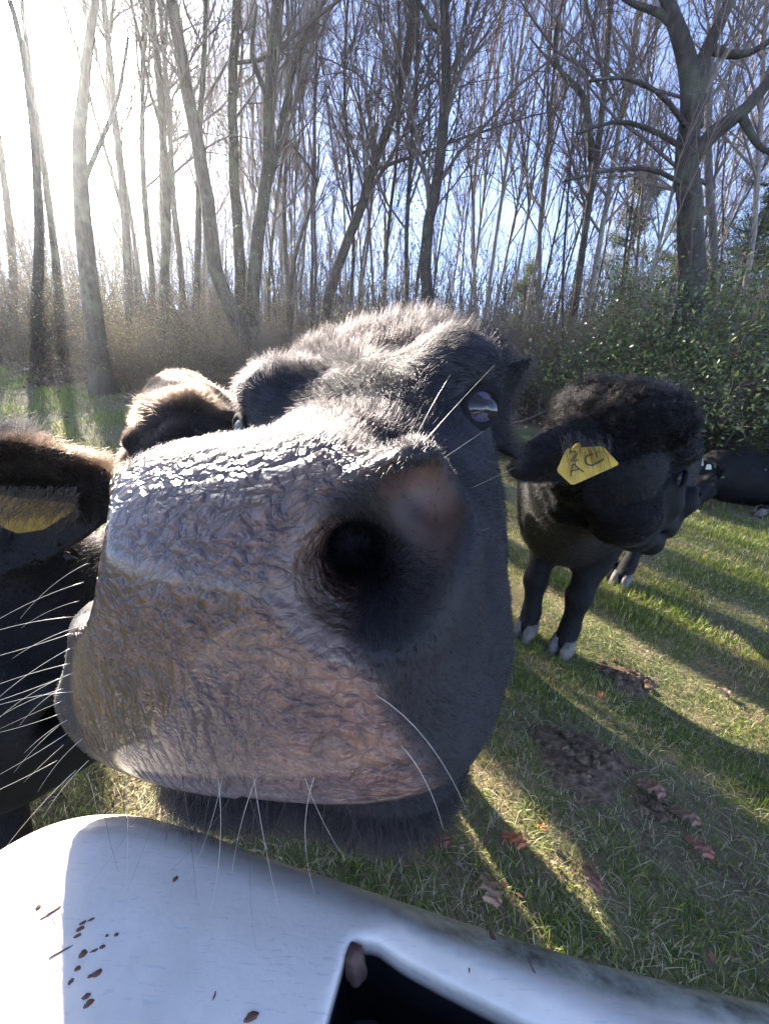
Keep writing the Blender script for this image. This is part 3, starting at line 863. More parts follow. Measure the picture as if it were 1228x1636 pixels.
def cow(name_label, nose_px, poll_px, up_cam, body, cat_group='black cows in the pasture', wide=0.86, scale=1.0, hscale=None, hair=None, head_n=22000, body_n=26000, hmat=None, shaggy=1.0, ears=(), slim=1.0, nosy=1.0):
    N0 = np.asarray(nose_px, float); P0 = np.asarray(poll_px, float)
    up = CM @ np.asarray(up_cam, float)
    back0 = ub(P0 - N0)
    A = rot_axes(back0, up)
    # poll sits at (0,.42,.12) of the head frame: tilt the frame so that it meets P0
    th = math.atan2(0.12, 0.42)
    c, s_ = math.cos(-th), math.sin(-th)
    A = np.stack([A[:, 0], A[:, 1] * c + A[:, 2] * s_, -A[:, 1] * s_ + A[:, 2] * c], 1)
    hs = np.linalg.norm(P0 - N0) / 0.437
    O = N0
    feet, wi, hp = body
    root = empty('cow', tuple((np.asarray(wi) * [1, 1, 0] + [0, 0, float(ground_z(wi[0], wi[1]))])), name_label, 'cow', cat_group)
    neck = to_world(np.array([[0, 0.40, 0.02]]), O, A, hs)[0]
    bf, chains, fw = cow_body_f(wi, hp, feet, neck, scale, slim)
    hV, hF = surface_nets(lambda p: head_f(p, wide), (-0.16, -0.02, -0.2), (0.16, 0.54, 0.24), 0.007)
    W = to_world(hV, O, A, hs)
    allp = np.array([neck, wi, hp] + [f for f in feet])
    lo = allp.min(0) - 0.38; hi = allp.max(0) + 0.38
    bV, bF = surface_nets(bf, lo, hi, 0.018)
    noseA = smoothstep(0.05, 0.02, hV[:, 1]) * smoothstep(0.06, 0.035, hV[:, 2]) * smoothstep(0.085, 0.06, np.abs(hV[:, 0]))
    b = mesh_np('body', np.concatenate([W, bV]), np.concatenate([hF, bF + len(W)]), root, OTHER, True, attrs=dict(nose=np.concatenate([noseA * nosy, np.zeros(len(bV))])))
    lc = lambda P: (P - O) @ A / hs
    def ln(P):
        q = lc(P); return hs * shaggy * np.interp(q[:, 1], [0, 0.08, 0.16, 0.26, 0.36, 0.5], [0.002, 0.004, 0.006, 0.012, 0.046, 0.055]) * np.where(q[:, 2] < 0.02, 0.5, 1)
    def cb(P, n):
        q = lc(P); d = np.zeros_like(P); d[:, 1] = 1; d[:, 2] = np.where(q[:, 2] < 0.05, -0.6, 0.1); return d @ A.T
    hm = hmat or HAIR_BLACK
    idm = Matrix.Identity(4)
    fur('head_hair', b, W, hF, head_n, ln, cb, 0.5, 0.35, 0.00022, hm, lambda P: np.interp(lc(P)[:, 1], [0.0, 0.05, 0.2, 0.4], [0.15, 1.0, 1.4, 2.2])).matrix_parent_inverse = idm
    if body_n:
        fur('coat_hair', b, bV, bF, body_n, lambda P: np.full(len(P), 0.026 * shaggy), lambda P, n: np.broadcast_to(-fw * 0.8 + np.array([0, 0, -0.6]), P.shape), 0.35, 0.3, 0.00040, hm,
            lambda P: 0.55 + (P[:, 2] > np.asarray(wi)[2] - 0.3)).matrix_parent_inverse = idm
    for (sg, tip) in ears:
        r0 = np.array([0.100 * sg, 0.375, 0.085])
        t_l = lc(np.asarray(tip)[None])[0]
        e_up = np.array([0, 0.35, 1.0])
        EV, EF = surface_nets(lambda p: ear_f(p, r0, t_l, 0.052, e_up, 0.012), np.minimum(r0, t_l) - 0.09, np.maximum(r0, t_l) + 0.09, 0.006)
        EW = to_world(EV, O, A, hs)
        eo = mesh_np('ear', EW, EF, root, OTHER)
        tipw = np.asarray(tip); rw = to_world(r0[None], O, A, hs)[0]
        fur('ear_hair', eo, EW, EF, 14000, lambda P: np.full(len(P), 0.030 * hs * shaggy), lambda P, n: np.broadcast_to(ub(tipw - rw) + np.array([0, 0, -0.25]), P.shape), 0.35, 0.3, 0.00020, hm).matrix_parent_inverse = idm
    for sg in (-1, 1):
        c = to_world(np.array([[0.104 * sg, 0.252, 0.034]]), O, A, hs)[0]
        eye_part(root, c, 0.019 * hs, A @ ub((0.8 * sg, -0.5, 0.1)), A @ np.array([0.3 * sg, -1.0, -0.2]), (EYE_WHITE, EYE_DARK), OTHER)
    hooves(root, chains, fw, scale, HOOF)
    # tail
    tb = np.asarray(hp) - fw * 0.25 * scale + np.array([0, 0, 0.16 * scale])
    buf = MeshBuf()
    tube(buf, [tb, tb - fw * 0.05 + [0, 0, -0.03], tb - fw * 0.08 + [0, 0, -0.25], tb - fw * 0.07 + [0, 0, -0.55], tb - fw * 0.06 + [0, 0, -0.68], tb - fw * 0.06 + [0, 0, -0.80]],
         np.array([0.032, 0.028, 0.02, 0.016, 0.032, 0.004]) * scale, 10)
    buf.build('tail', root, OTHER)
    return root, O, A, hs

def gp(x, y): return (x, y, float(ground_z(x, y)))

# cow with the 2 AC tag, on the right
h1 = on_ground(900, 1036); h2 = on_ground(842, 1010); h3 = on_ground(992, 930); h4 = on_ground(968, 915)
wi = (0.90, 1.70, 0.76); hp = (1.55, 2.32, 0.80)
cow_r, cO, cA, cS = cow('black cow at right wearing a yellow ear tag marked 2 AC, standing in the sun',
    at_depth(1056, 792, 1.16), at_depth(985, 662, 0.88), (0.15, 0.93, 0.30),
    ([tuple(h1), tuple(h2), tuple(h3), tuple(h4)], wi, hp), wide=0.72, scale=1.12, shaggy=0.50, slim=0.84,
    head_n=85000, body_n=60000, ears=[(-1, at_depth(815, 745, 0.74)), (1, at_depth(1090, 655, 1.20))])
# its tag
dt = 0.70
C = [at_depth(905, 716, dt), at_depth(962, 713, dt), at_depth(989, 742, dt * 0.99), at_depth(913, 776, dt), at_depth(888, 752, dt * 1.005)]
tg, tn = plate('ear_tag', C, 0.0009, cow_r, TAG_YELLOW, 0.006)
if (CP - C[0]) @ tn < 0: tn = -tn
def stroke(pxs, w=0.0012):
    P = [at_depth(x, y, dt) for x, y in pxs]
    c0 = C[0]
    P = [p + tn * (0.0014 - (p - c0) @ tn) for p in P]
    b = MeshBuf(); P = np.array(P)
    t = np.linspace(0, len(P) - 1, len(P) * 4)
    Q = np.stack([np.interp(t, range(len(P)), P[:, i]) for i in range(3)], 1)
    d = np.gradient(Q, axis=0); s_ = np.cross(d, tn); s_ /= np.linalg.norm(s_, axis=1)[:, None] + 1e-12
    V = np.concatenate([Q + s_ * w, Q - s_ * w]); n = len(Q)
    V2 = np.concatenate([V, V - tn * 0.0004])
    F = [(i, i + 1, n + i + 1, n + i) for i in range(n - 1)]
    b.add(V2, np.array(F)); return b
mk = MeshBuf()
def add_stroke(pxs, w=0.0012):
    b = stroke(pxs, w); F = b.T[0]; mk.add(b.V[0], F)
add_stroke([(907, 726), (910, 722), (917, 722), (920, 727), (915, 733), (909, 737), (912, 739), (922, 736)], 0.0009)
add_stroke([(906, 764), (908, 756), (911, 745), (913, 743)], 0.0012)
add_stroke([(913, 743), (919, 750), (927, 757)], 0.0012)
add_stroke([(906, 756), (914, 754), (922, 751)], 0.0010)
add_stroke([(961, 735), (952, 741), (941, 746), (932, 743), (931, 735), (936, 729), (945, 727)], 0.0012)
ink = mk.build('tag_writing', cow_r, INK, False); ink.parent = tg
ink.matrix_parent_inverse = Matrix.Identity(4)
tg_w = tg.matrix_world
# stud of the tag and hairs of the ear that hang over it
b = MeshBuf(); sc = at_depth(922, 712, dt); tube(b, [sc - tn * 0.012, sc + tn * 0.003, sc + tn * 0.0035], [0.004, 0.0045, 0.002], 10)
b.build('tag_stud', cow_r, TAG_YELLOW).parent = tg
bpy.data.objects['tag_stud'].matrix_parent_inverse = Matrix.Identity(4)
n = 150; rg = np.random.default_rng(3)
P0 = np.array([at_depth(x, y, dt * 0.985) for x, y in zip(rg.uniform(893, 975, n), rg.uniform(688, 722, n))])
dirs = (CM @ np.stack([rg.normal(0.35, 0.25, n), rg.normal(-1, 0.15, n), rg.normal(-0.02, 0.05, n)])).T
Ls = rg.uniform(0.012, 0.048, n)[:, None]
PT = np.stack([P0 + dirs * Ls * t + np.array([0, 0, -0.006]) * t * t for t in (0, 0.33, 0.66, 1)], 1)
ho = hair_curves('ear_fringe', PT, np.tile(np.array([0.00022, 0.0002, 0.00014, 0.00006]), (n, 1)), cow_r, HAIR_BLACK)

# brown-tinged cow behind, left
fA = [gp(-0.70, 1.60), gp(-0.98, 1.52), gp(-1.22, 2.62), gp(-1.50, 2.55)]
cow('dusty brown-black cow with a fuzzy crown, standing behind the big nose at left',
    at_depth(190, 800, 0.82), at_depth(283, 660, 0.98), (-0.15, 0.95, 0.3),
    (fA, (-0.80, 1.62, 0.86), (-1.28, 2.45, 0.88)), wide=0.85, head_n=36000, body_n=30000, hmat=HAIR_BROWN, shaggy=1.15,
    ears=[(1, at_depth(400, 700, 1.10)), (-1, at_depth(196, 745, 1.18))])

# near cow at the left edge, head hanging, tagged ear reaching into view
fB = [gp(-0.82, 0.52), gp(-0.98, 0.30), gp(-1.70, 1.20), gp(-1.95, 0.95)]
cow_l, lO, lA, lS = cow('black cow at the left edge with a folded yellow tag under its drooping fuzzy ear',
    at_depth(10, 1240, 0.47), at_depth(-100, 790, 0.62), (0.10, 0.35, 0.95),
    (fB, (-1.02, 0.62, 0.80), (-1.72, 1.20, 0.84)), wide=0.9, nosy=0.0, head_n=30000, body_n=30000,
    ears=[(-1, at_depth(-260, 830, 0.62))])
er, et = at_depth(-70, 815, 0.585), at_depth(184, 780, 0.525)
EV, EF = surface_nets(lambda p: ear_f(p, er, et, 0.076, CM @ np.array([0.1, 1.0, 0.25]), 0.012), np.minimum(er, et) - 0.13, np.maximum(er, et) + 0.13, 0.006)
EO = mesh_np('ear', EV, EF, cow_l, OTHER)
edir = ub(et - er)
fur('ear_hair', EO, EV, EF, 30000, lambda P: 0.010 + 0.016 * smoothstep(0.0, 0.05, (P - er) @ CM[:, 1] + 0.02), lambda P, n: np.broadcast_to(edir + CM @ np.array([0.1, 0.3, 0]), P.shape), 0.5, 0.3, 0.00014, HAIR_BROWN,
    lambda P: 0.2 + (((P - er) @ CM[:, 1]) > -0.02)).matrix_parent_inverse = Matrix.Identity(4)
d2 = 0.50
C2 = [at_depth(0, 792, d2 - 0.02), at_depth(122, 806, d2 - 0.016), at_depth(120, 815, d2 + 0.0), at_depth(48, 860, d2 + 0.05), at_depth(5, 842, d2 + 0.03), at_depth(-30, 806, d2 - 0.01)]
TM = Mat('tag_yellow_shaded'); TM.pbr(TM.ramp(TM.noise(70, 5, 0.65), [(0.3, (0.20, 0.13, 0.03)), (0.7, (0.40, 0.27, 0.05))]), 0.6, TM.bump(TM.noise(300, 2), 0.0004, 0.5))  # yellow of the tag darkened in its colour for the shade under the ear
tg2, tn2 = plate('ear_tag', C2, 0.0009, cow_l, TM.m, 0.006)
n = 650
P0 = np.array([at_depth(x, y, (d2 - 0.02) * 0.975) for x, y in zip(rg.uniform(-20, 130, n), rg.uniform(775, 822, n))])
dirs = (CM @ np.stack([rg.normal(-0.5, 0.45, n), rg.normal(-0.7, 0.25, n), rg.normal(-0.02, 0.05, n)])).T
Ls = rg.uniform(0.008, 0.038, n)[:, None]
PT = np.stack([P0 + dirs * Ls * t for t in (0, 0.33, 0.66, 1)], 1)
hair_curves('ear_fringe', PT, np.tile(np.array([0.0002, 0.0002, 0.00014, 0.00006]), (n, 1)), cow_l, HAIR_BROWN)

# cow lying far right
pc = on_ground(1150, 812); g0 = float(ground_z(pc[0], pc[1]))
rt = np.array([0.72, -0.69, 0.0]); bk = np.array([0.69, 0.72, 0])
c0 = pc + bk * 0.30; c0[2] = g0
wi = c0 + rt * -0.05 + [0, 0, 0.30]; hp = c0 + rt * 0.62 + bk * 0.35 + [0, 0, 0.24]
feet = [tuple(c0 - rt * 0.32 - bk * 0.22 + [0, 0, 0.02]), tuple(c0 - rt * 0.30 + bk * 0.15 + [0, 0, 0.02]), tuple(c0 + rt * 0.30 - bk * 0.28 + [0, 0, 0.02]), tuple(c0 + rt * 0.50 + bk * 0.70 + [0, 0, 0.02])]
D3 = lambda px, py, off: at_dist(px, py, math.hypot(pc[0], pc[1]) + off)
cow_d, dO, dA, dS = cow('black cow lying down at the far right edge, with two small pale tags',
    D3(1096, 792, -0.30), D3(1128, 748, 0.05), (0.0, 0.95, 0.3), (feet, tuple(wi), tuple(hp)), wide=0.85, scale=0.92, head_n=6000, body_n=9000, shaggy=0.7,
    ears=[(-1, D3(1100, 742, -0.05)), (1, D3(1150, 752, -0.05))])
for (px, py, w, h) in [(1118, 738, 5, 6), (1131, 746, 5, 4)]:
    q = [D3(px - w, py + h, -0.22), D3(px + w, py + h, -0.22), D3(px + w * 0.8, py - h, -0.22), D3(px - w * 0.5, py - h, -0.22)]
    plate('ear_tag', q, 0.001, cow_d, TAG_PALE, 0.004)
# ---------------------------------------------------------------- ground
def ground_mat():
    M = Mat('pasture_ground')
    gn = M.n('NewGeometry'); pos = gn.outputs['Position']
    a = M.noise(1.1, 5, 0.6, pos); b = M.noise(9, 5, 0.65, pos); c = M.noise(70, 4, 0.6, pos)
    mixf = M.math('ADD', M.math('MULTIPLY', a, 0.5), M.math('ADD', M.math('MULTIPLY', b, 0.3), M.math('MULTIPLY', c, 0.25)))
    col = M.ramp(mixf, [(0.38, (0.06, 0.085, 0.018)), (0.48, (0.12, 0.15, 0.035)), (0.55, (0.24, 0.20, 0.10)), (0.64, (0.15, 0.10, 0.06))])
    litter = M.ramp(M.noise(38, 5, 0.7, pos), [(0.35, (0.045, 0.028, 0.016)), (0.5, (0.13, 0.085, 0.05)), (0.65, (0.24, 0.17, 0.11))])
    w = M.attr('woods')
    col = M.mix(w, col, litter)
    M.pbr(col, 0.9, M.bump(M.math('ADD', c, b), 0.03, 0.8))
    return M.m
def edge_y(x):      # where the grass stops and the leaf litter of the wood begins
    return np.interp(x, [-14, -6, -3.2, -1, 1.0, 3, 5, 9], [10.5, 6.6, 5.7, 6.2, 6.8, 6.1, 5.3, 3.5])
def woods_mask(x, y): 
    return smoothstep(-0.25, 0.35, y - edge_y(x) + 0.25 * np.sin(x * 3.1) + 0.2 * np.sin(x * 7.7 + y * 2))
def grid_axis(lo, hi, a, b, n_in, n_out):
    return np.unique(np.concatenate([-np.geomspace(1, -lo / -a if a < 0 else 2, n_out)[::-1] * -a, np.linspace(a, b, n_in), np.geomspace(1, hi / b, n_out) * b]))
gx = grid_axis(-900, 900, -9.0, 9.0, 220, 24); gy = grid_axis(-900, 900, -3.0, 14.0, 220, 24)
GX, GY = np.meshgrid(gx, gy, indexing='ij')
GZ = ground_z(GX, GY)
gv = np.stack([GX, GY, GZ], -1).reshape(-1, 3)
i = np.arange(len(gx) - 1)[:, None] * len(gy); j = np.arange(len(gy) - 1)[None, :]
gf = np.stack([i + j, i + len(gy) + j, i + len(gy) + j + 1, i + j + 1], -1).reshape(-1, 4)
tag(mesh_np('ground', gv, gf, None, ground_mat(), True, attrs=dict(woods=woods_mask(gv[:, 0], gv[:, 1]))), kind='structure')

# grass blades
def tint_mat(name, rough=0.6, trans=0.35):
    M = Mat(name)
    c = M.attr('tint', 'Color')
    d = M.n('BsdfPrincipled'); M.l(c, d.inputs['Base Color']); d.inputs['Roughness'].default_value = rough
    t = M.n('BsdfTranslucent'); M.l(c, t.inputs['Color'])
    mx = M.n('MixShader'); mx.inputs[0].default_value = trans
    M.l(d.outputs[0], mx.inputs[1]); M.l(t.outputs[0], mx.inputs[2]); M.l(mx.outputs[0], M.out.inputs['Surface'])
    return M.m
GRASS = tint_mat('grass_blade', 0.5, 0.35)
def blades(name, x, y, h, w, green, rg, mat, flat=0.0):
    n = len(x); z = ground_z(x, y) - 0.002
    a = rg.uniform(0, 2 * math.pi, n); lean = np.abs(rg.normal(0, 0.45, n)) + flat
    dx, dy = np.cos(a), np.sin(a)
    root = np.stack([x, y, z], 1)
    s = np.stack([-dy, dx, np.zeros(n)], 1) * w[:, None] * 0.5
    V = []
    for t, ww in ((0, 1), (0.4, 0.9), (0.75, 0.6), (1, 0.06)):
        f = lean * t * t * 1.2
        p = root + np.stack([dx * h * f, dy * h * f, h * t * np.cos(np.minimum(lean, 1.45) * t)], 1)
        V += [p - s * ww, p + s * ww]
    V = np.stack(V, 1).reshape(-1, 3)
    b = np.arange(n)[:, None] * 8
    F = np.concatenate([b + np.array([[0, 1, 3, 2]]), b + np.array([[2, 3, 5, 4]]), b + np.array([[4, 5, 7, 6]])])
    g = np.array([[0.21, 0.28, 0.035], [0.31, 0.36, 0.06], [0.14, 0.20, 0.028]])[rg.integers(0, 3, n)]
    st = np.array([[0.56, 0.46, 0.26], [0.44, 0.34, 0.18], [0.64, 0.56, 0.36], [0.26, 0.18, 0.10]])[rg.integers(0, 4, n)]
    c = np.where((rg.random(n) < green)[:, None], g, st) * rg.uniform(0.75, 1.25, (n, 1))
    return tag(mesh_np(name, V, F, None, mat, False, colors=dict(tint=np.repeat(c, 8, 0))), kind='stuff')
rg = np.random.default_rng(21)
def patch(x, y):
    return 0.5 + 0.25 * np.sin(x * 5.1 + 1.3 * np.sin(y * 3.3)) + 0.25 * np.sin(y * 6.7 + 1.9 * np.sin(x * 4.1 + 2)) + 0.2 * np.sin(x * 17 + y * 13)
SOIL = []   # centres and radii of bare soil
def scatter(n, rmin, rmax, azlo, azhi, p=1.0):
    a = np.radians(rg.uniform(azlo, azhi, n)); r = (rmin ** p + (rmax ** p - rmin ** p) * rg.random(n)) ** (1 / p)
    return r * np.sin(a), r * np.cos(a)
SOIL = [(on_ground(925, 1215), 0.115), (on_ground(1000, 1085), 0.085), (on_ground(1040, 1290), 0.035)]
def keep(x, y, dens):
    k = rg.random(len(x)) < dens
    for c, r in SOIL: k &= (np.hypot((x - c[0]) / 1.0, (y - c[1]) / 1.0) > r * (0.7 + 0.6 * rg.random(len(x))))
    return k & (rg.random(len(x)) > woods_mask(x, y))
def sward(name, n, rmin, rmax, az0, az1, hh, ww, gshift, p=1.3):
    x, y = scatter(n, rmin, rmax, az0, az1, p)
    pt = patch(x, y); k = keep(x, y, 0.55 + 0.45 * pt); x, y, pt = x[k], y[k], pt[k]
    h = hh * (0.45 + 0.8 * pt) * rg.uniform(0.5, 1.4, len(x)); w = ww * rg.uniform(0.6, 1.3, len(x))
    return blades(name, x, y, h, w, np.clip(gshift + 0.55 * (pt - 0.35), 0.04, 0.95), rg, GRASS)
sward('grass', 120000, 0.25, 2.4, -100, 110, 0.028, 0.0026, 0.60, 1.5)
sward('grass', 110000, 2.2, 6.0, 5, 75, 0.034, 0.0045, 0.60, 1.4)
sward('grass', 90000, 3.0, 12.0, -65, 0, 0.050, 0.007, 0.80, 1.4)
# matted dead grass lying flat
x, y = scatter(45000, 0.3, 3.5, -100, 100, 1.4); k = keep(x, y, 0.9); x, y = x[k], y[k]
blades('dead_grass', x, y, rg.uniform(0.015, 0.045, len(x)), rg.uniform(0.0012, 0.0026, len(x)), 0.03, rg, GRASS, 1.15)
# small clover-like leaves
def leaflets(name, C, size, cols, rg, mat, tilt=0.6):
    n = len(C)
    nrm = rg.normal(0, tilt, (n, 3)); nrm[:, 2] += 1; nrm /= np.linalg.norm(nrm, axis=1)[:, None]
    u = np.cross(nrm, rg.normal(0, 1, (n, 3))); u /= np.linalg.norm(u, axis=1)[:, None]; v = np.cross(nrm, u)
    s = size[:, None]
    V = np.stack([C - u * s, C + v * s * 0.55 + nrm * s * 0.12, C + u * s, C - v * s * 0.55 + nrm * s * 0.12], 1).reshape(-1, 3)
    F = np.arange(n)[:, None] * 4 + np.array([[0, 1, 2, 3]])
    c = cols[rg.integers(0, len(cols), n)] * rg.uniform(0.7, 1.3, (n, 1))
    return V, F, np.repeat(c, 4, 0)
LEAFM = tint_mat('leaf_tint', 0.45, 0.3)
LITTERM = tint_mat('litter_leaf', 0.7, 0.15)
# leaf litter on the floor of the wood
x, y = scatter(60000, 4.2, 16, -60, 62, 1.3); k = rg.random(len(x)) < woods_mask(x, y) * 0.95 + 0.015; x, y = x[k], y[k]
Cc = np.stack([x, y, ground_z(x, y) + rg.uniform(0.002, 0.05, len(x))], 1)
V, F, c = leaflets('leaf_litter', Cc, rg.uniform(0.018, 0.05, len(x)), np.array([[0.26, 0.17, 0.10], [0.16, 0.09, 0.05], [0.36, 0.27, 0.18], [0.11, 0.065, 0.04]]), rg, LITTERM, 0.8)
tag(mesh_np('leaf_litter', V, F, None, LITTERM, False, colors=dict(tint=c)), kind='stuff')
# scraps of leaf in the pasture
x, y = scatter(1500, 0.5, 6, -60, 75, 1.5); k = keep(x, y, 0.9); x, y = x[k], y[k]
Cc = np.stack([x, y, ground_z(x, y) + rg.uniform(0.01, 0.03, len(x))], 1)
V, F, c = leaflets('leaf_scraps', Cc, rg.uniform(0.005, 0.014, len(x)), np.array([[0.30, 0.14, 0.06], [0.22, 0.10, 0.05], [0.34, 0.24, 0.15]]), rg, LITTERM, 0.5)
tag(mesh_np('leaf_litter', V, F, None, LITTERM, False, colors=dict(tint=c)), kind='stuff')

# bare soil and clods
def soil_mat():
    M = Mat('crumbled_soil')
    n = M.noise(35, 6, 0.7)
    c = M.ramp(n, [(0.3, (0.07, 0.042, 0.028)), (0.5, (0.20, 0.13, 0.08)), (0.7, (0.38, 0.27, 0.16))])
    M.pbr(c, 0.95, M.bump(M.noise(120, 5, 0.7), 0.012, 1.0)); return M.m
SOILM = soil_mat()
def vn3(P, f, seed): return vnoise(P, f, seed)[:, 0]
for (c, r), lab in zip(SOIL, ['large mound of crumbled brown soil in the grass right of the big cow', 'dark broken soil patch in the grass behind the mound, near the white hoof', 'small bare soil scrape in the grass right of the large mound']):
    nr, na = 26, 60
    rr = np.linspace(0, 1, nr); aa = np.arange(na) * 2 * math.pi / na
    R_, A_ = np.meshgrid(rr, aa, indexing='ij')
    rad = r * 1.25 * R_ * (1 + 0.25 * np.sin(3 * A_ + 1) + 0.15 * np.sin(5 * A_ + 2))
    x = c[0] + rad * np.cos(A_) * 1.15; y = c[1] + rad * np.sin(A_)
    P = np.stack([x, y, ground_z(x, y)], -1).reshape(-1, 3)
    prof = (1 - R_.reshape(-1) ** 2)
    P[:, 2] += -0.006 + r * 0.16 * prof + prof * (np.abs(vn3(P, 60, 3)) * 0.016 + np.abs(vn3(P, 170, 5)) * 0.010)
    i = np.arange(nr - 1)[:, None] * na; j = np.arange(na)[None, :]
    F = np.stack([i + j, i + na + j, i + na + (j + 1) % na, i + (j + 1) % na], -1).reshape(-1, 4)
    root = mesh_np('soil_mound', P, F, None, SOILM, True)
    tag(root, lab, 'soil mound', None)
    buf = MeshBuf()
    for q in range(int(420 * r)):
        a_, d_ = rg.uniform(0, 6.28), r * rg.uniform(0, 1.3)
        s_ = rg.uniform(0.005, 0.018)
        p = np.array([c[0] + d_ * math.cos(a_), c[1] + d_ * math.sin(a_), 0]); p[2] = float(ground_z(p[0], p[1])) + r * 0.14 * max(0, 1 - (d_ / r / 1.3) ** 2) + s_ * 0.3
        S, SF = grid_sphere((0, 0, 0), (s_, s_ * rg.uniform(.6, 1), s_ * rg.uniform(.5, .8)), nu=9, nv=6)
        S = S * (1 + 0.35 * rg.uniform(-1, 1, (len(S), 1))); buf.add(S + p, SF)
    buf.build('soil_crumbs', root, SOILM, False)['kind'] = 'stuff'
    root.children[0].matrix_parent_inverse = Matrix.Identity(4)

# fallen oak leaves
def oak_leaf(px, py, size, ang, col, label, curl=0.25):
    p = on_ground(px, py); p[2] += 0.026; size = size * 1.05
    t = np.linspace(0, 1, 41)
    w = 0.10 + 0.34 * np.sin(math.pi * t ** 0.8) * (0.62 + 0.38 * np.cos(t * 2 * math.pi * 3.4))
    w[0] = 0.02; w[-1] = 0.02
    cols_ = []
    m = 5
    V = []
    for i, tt in enumerate(t):
        for k_ in range(-m, m + 1):
            u = k_ / m
            xx = u * w[i]; yy = tt
            zz = curl * (abs(u) * w[i]) ** 1.5 * 1.2 + 0.10 * math.sin(tt * 5 + u) + 0.05 * math.sin(tt * 17 + u * 5)
            V.append((xx, yy - 0.5, zz))
    V = np.array(V) * size
    k2 = 2 * m + 1; i = np.arange(40)[:, None] * k2; j = np.arange(2 * m)[None, :]
    F = np.stack([i + j, i + j + 1, i + k2 + j + 1, i + k2 + j], -1).reshape(-1, 4)
    c, s = math.cos(ang), math.sin(ang)
    V = np.stack([V[:, 0] * c - V[:, 1] * s, V[:, 0] * s + V[:, 1] * c, V[:, 2]], 1)
    M = Mat('oak_leaf'); n_ = M.noise(60, 4, 0.6)
    cc = M.ramp(n_, [(0.3, tuple(np.array(col) * 0.6)), (0.7, col)])
    M.pbr(cc, 0.6, M.bump(M.noise(200, 3), 0.001, 0.6))
    o = mesh_np('oak_leaf', V + p, F, None, M.m, True)
    tag(o, label, 'fallen leaf', 'oak leaves fallen on the grass')
    b = MeshBuf()
    st = np.array([[0, -0.5, 0.01], [0.01, -0.58, 0.02], [0.03, -0.68, 0.03]]) * size
    st = np.stack([st[:, 0] * c - st[:, 1] * s, st[:, 0] * s + st[:, 1] * c, st[:, 2]], 1) + p
    tube(b, st, size * 0.012, 5); b.build('leaf_stalk', o, M.m).matrix_parent_inverse = Matrix.Identity(4)
PK = (0.44, 0.27, 0.15); OR = (0.55, 0.17, 0.055)
for a_ in [(780, 1430, 0.070, 0.3, PK, 'pale pinkish brown lobed oak leaf just beyond the edge of the white panel'),
           (941, 1412, 0.058, 0.1, (0.34, 0.16, 0.09), 'dull red-brown oak leaf lying alone on shaded grass in the lower right'),
           (700, 1350, 0.055, 1.3, (0.30, 0.085, 0.045), 'dark red oak leaf in the shade under the cow\'s chin'),
           (818, 1350, 0.060, 1.1, OR, 'bright orange-red oak leaf in the sunlit patch of grass'),
           (864, 1331, 0.030, 0.8, (0.50, 0.24, 0.08), 'small yellow-orange leaf scrap right of the bright orange leaf'),
           (1036, 1268, 0.075, 1.0, (0.40, 0.21, 0.12), 'curled pinkish oak leaf beside the twig, just right of the soil mound'),
           (1112, 1362, 0.062, 0.6, (0.42, 0.16, 0.09), 'reddish oak leaf farthest right on the shaded grass'),
           (1090, 1312, 0.070, 0.9, (0.32, 0.18, 0.10), 'folded brown oak leaf between the curled and the farthest right leaf'),
           (1150, 1110, 0.060, 0.2, (0.34, 0.22, 0.14), 'pale tan leaf in the middle distance at the right edge'),
           (958, 1118, 0.035, 1.5, OR, 'tiny orange leaf near the dark broken soil patch')]:
    oak_leaf(*a_)
# twigs
def twig(pxs, r, lab):
    P = []
    for px, py in pxs:
        q = on_ground(px, py); q[2] += 0.016; P.append(q)
    P = np.array(P); t = np.linspace(0, len(P) - 1, 16)
    Q = np.stack([np.interp(t, range(len(P)), P[:, i]) for i in range(3)], 1); Q += rg.normal(0, 0.0012, Q.shape)
    b = MeshBuf(); tube(b, Q, np.linspace(r, r * 0.4, 16), 6)
    M = Mat('twig_bark'); M.pbr(M.ramp(M.noise(90, 3), [(0.3, (0.10, 0.075, 0.055)), (0.7, (0.30, 0.24, 0.18))]), 0.8)
    tag(b.build('twig', None, M.m), lab, 'twig')
twig([(1010, 1255), (1050, 1278), (1080, 1305), (1110, 1330)], 0.004, 'thin dark twig running between the oak leaves at right')
twig([(985, 1160), (1012, 1162), (1034, 1167)], 0.003, 'short grey twig behind the large soil mound')
twig([(720, 1382), (745, 1395), (760, 1408)], 0.0018, 'pale straw-coloured twig near the edge of the white panel')
twig([(905, 1290), (912, 1312), (935, 1330)], 0.002, 'fine pale twig in front of the large soil mound')

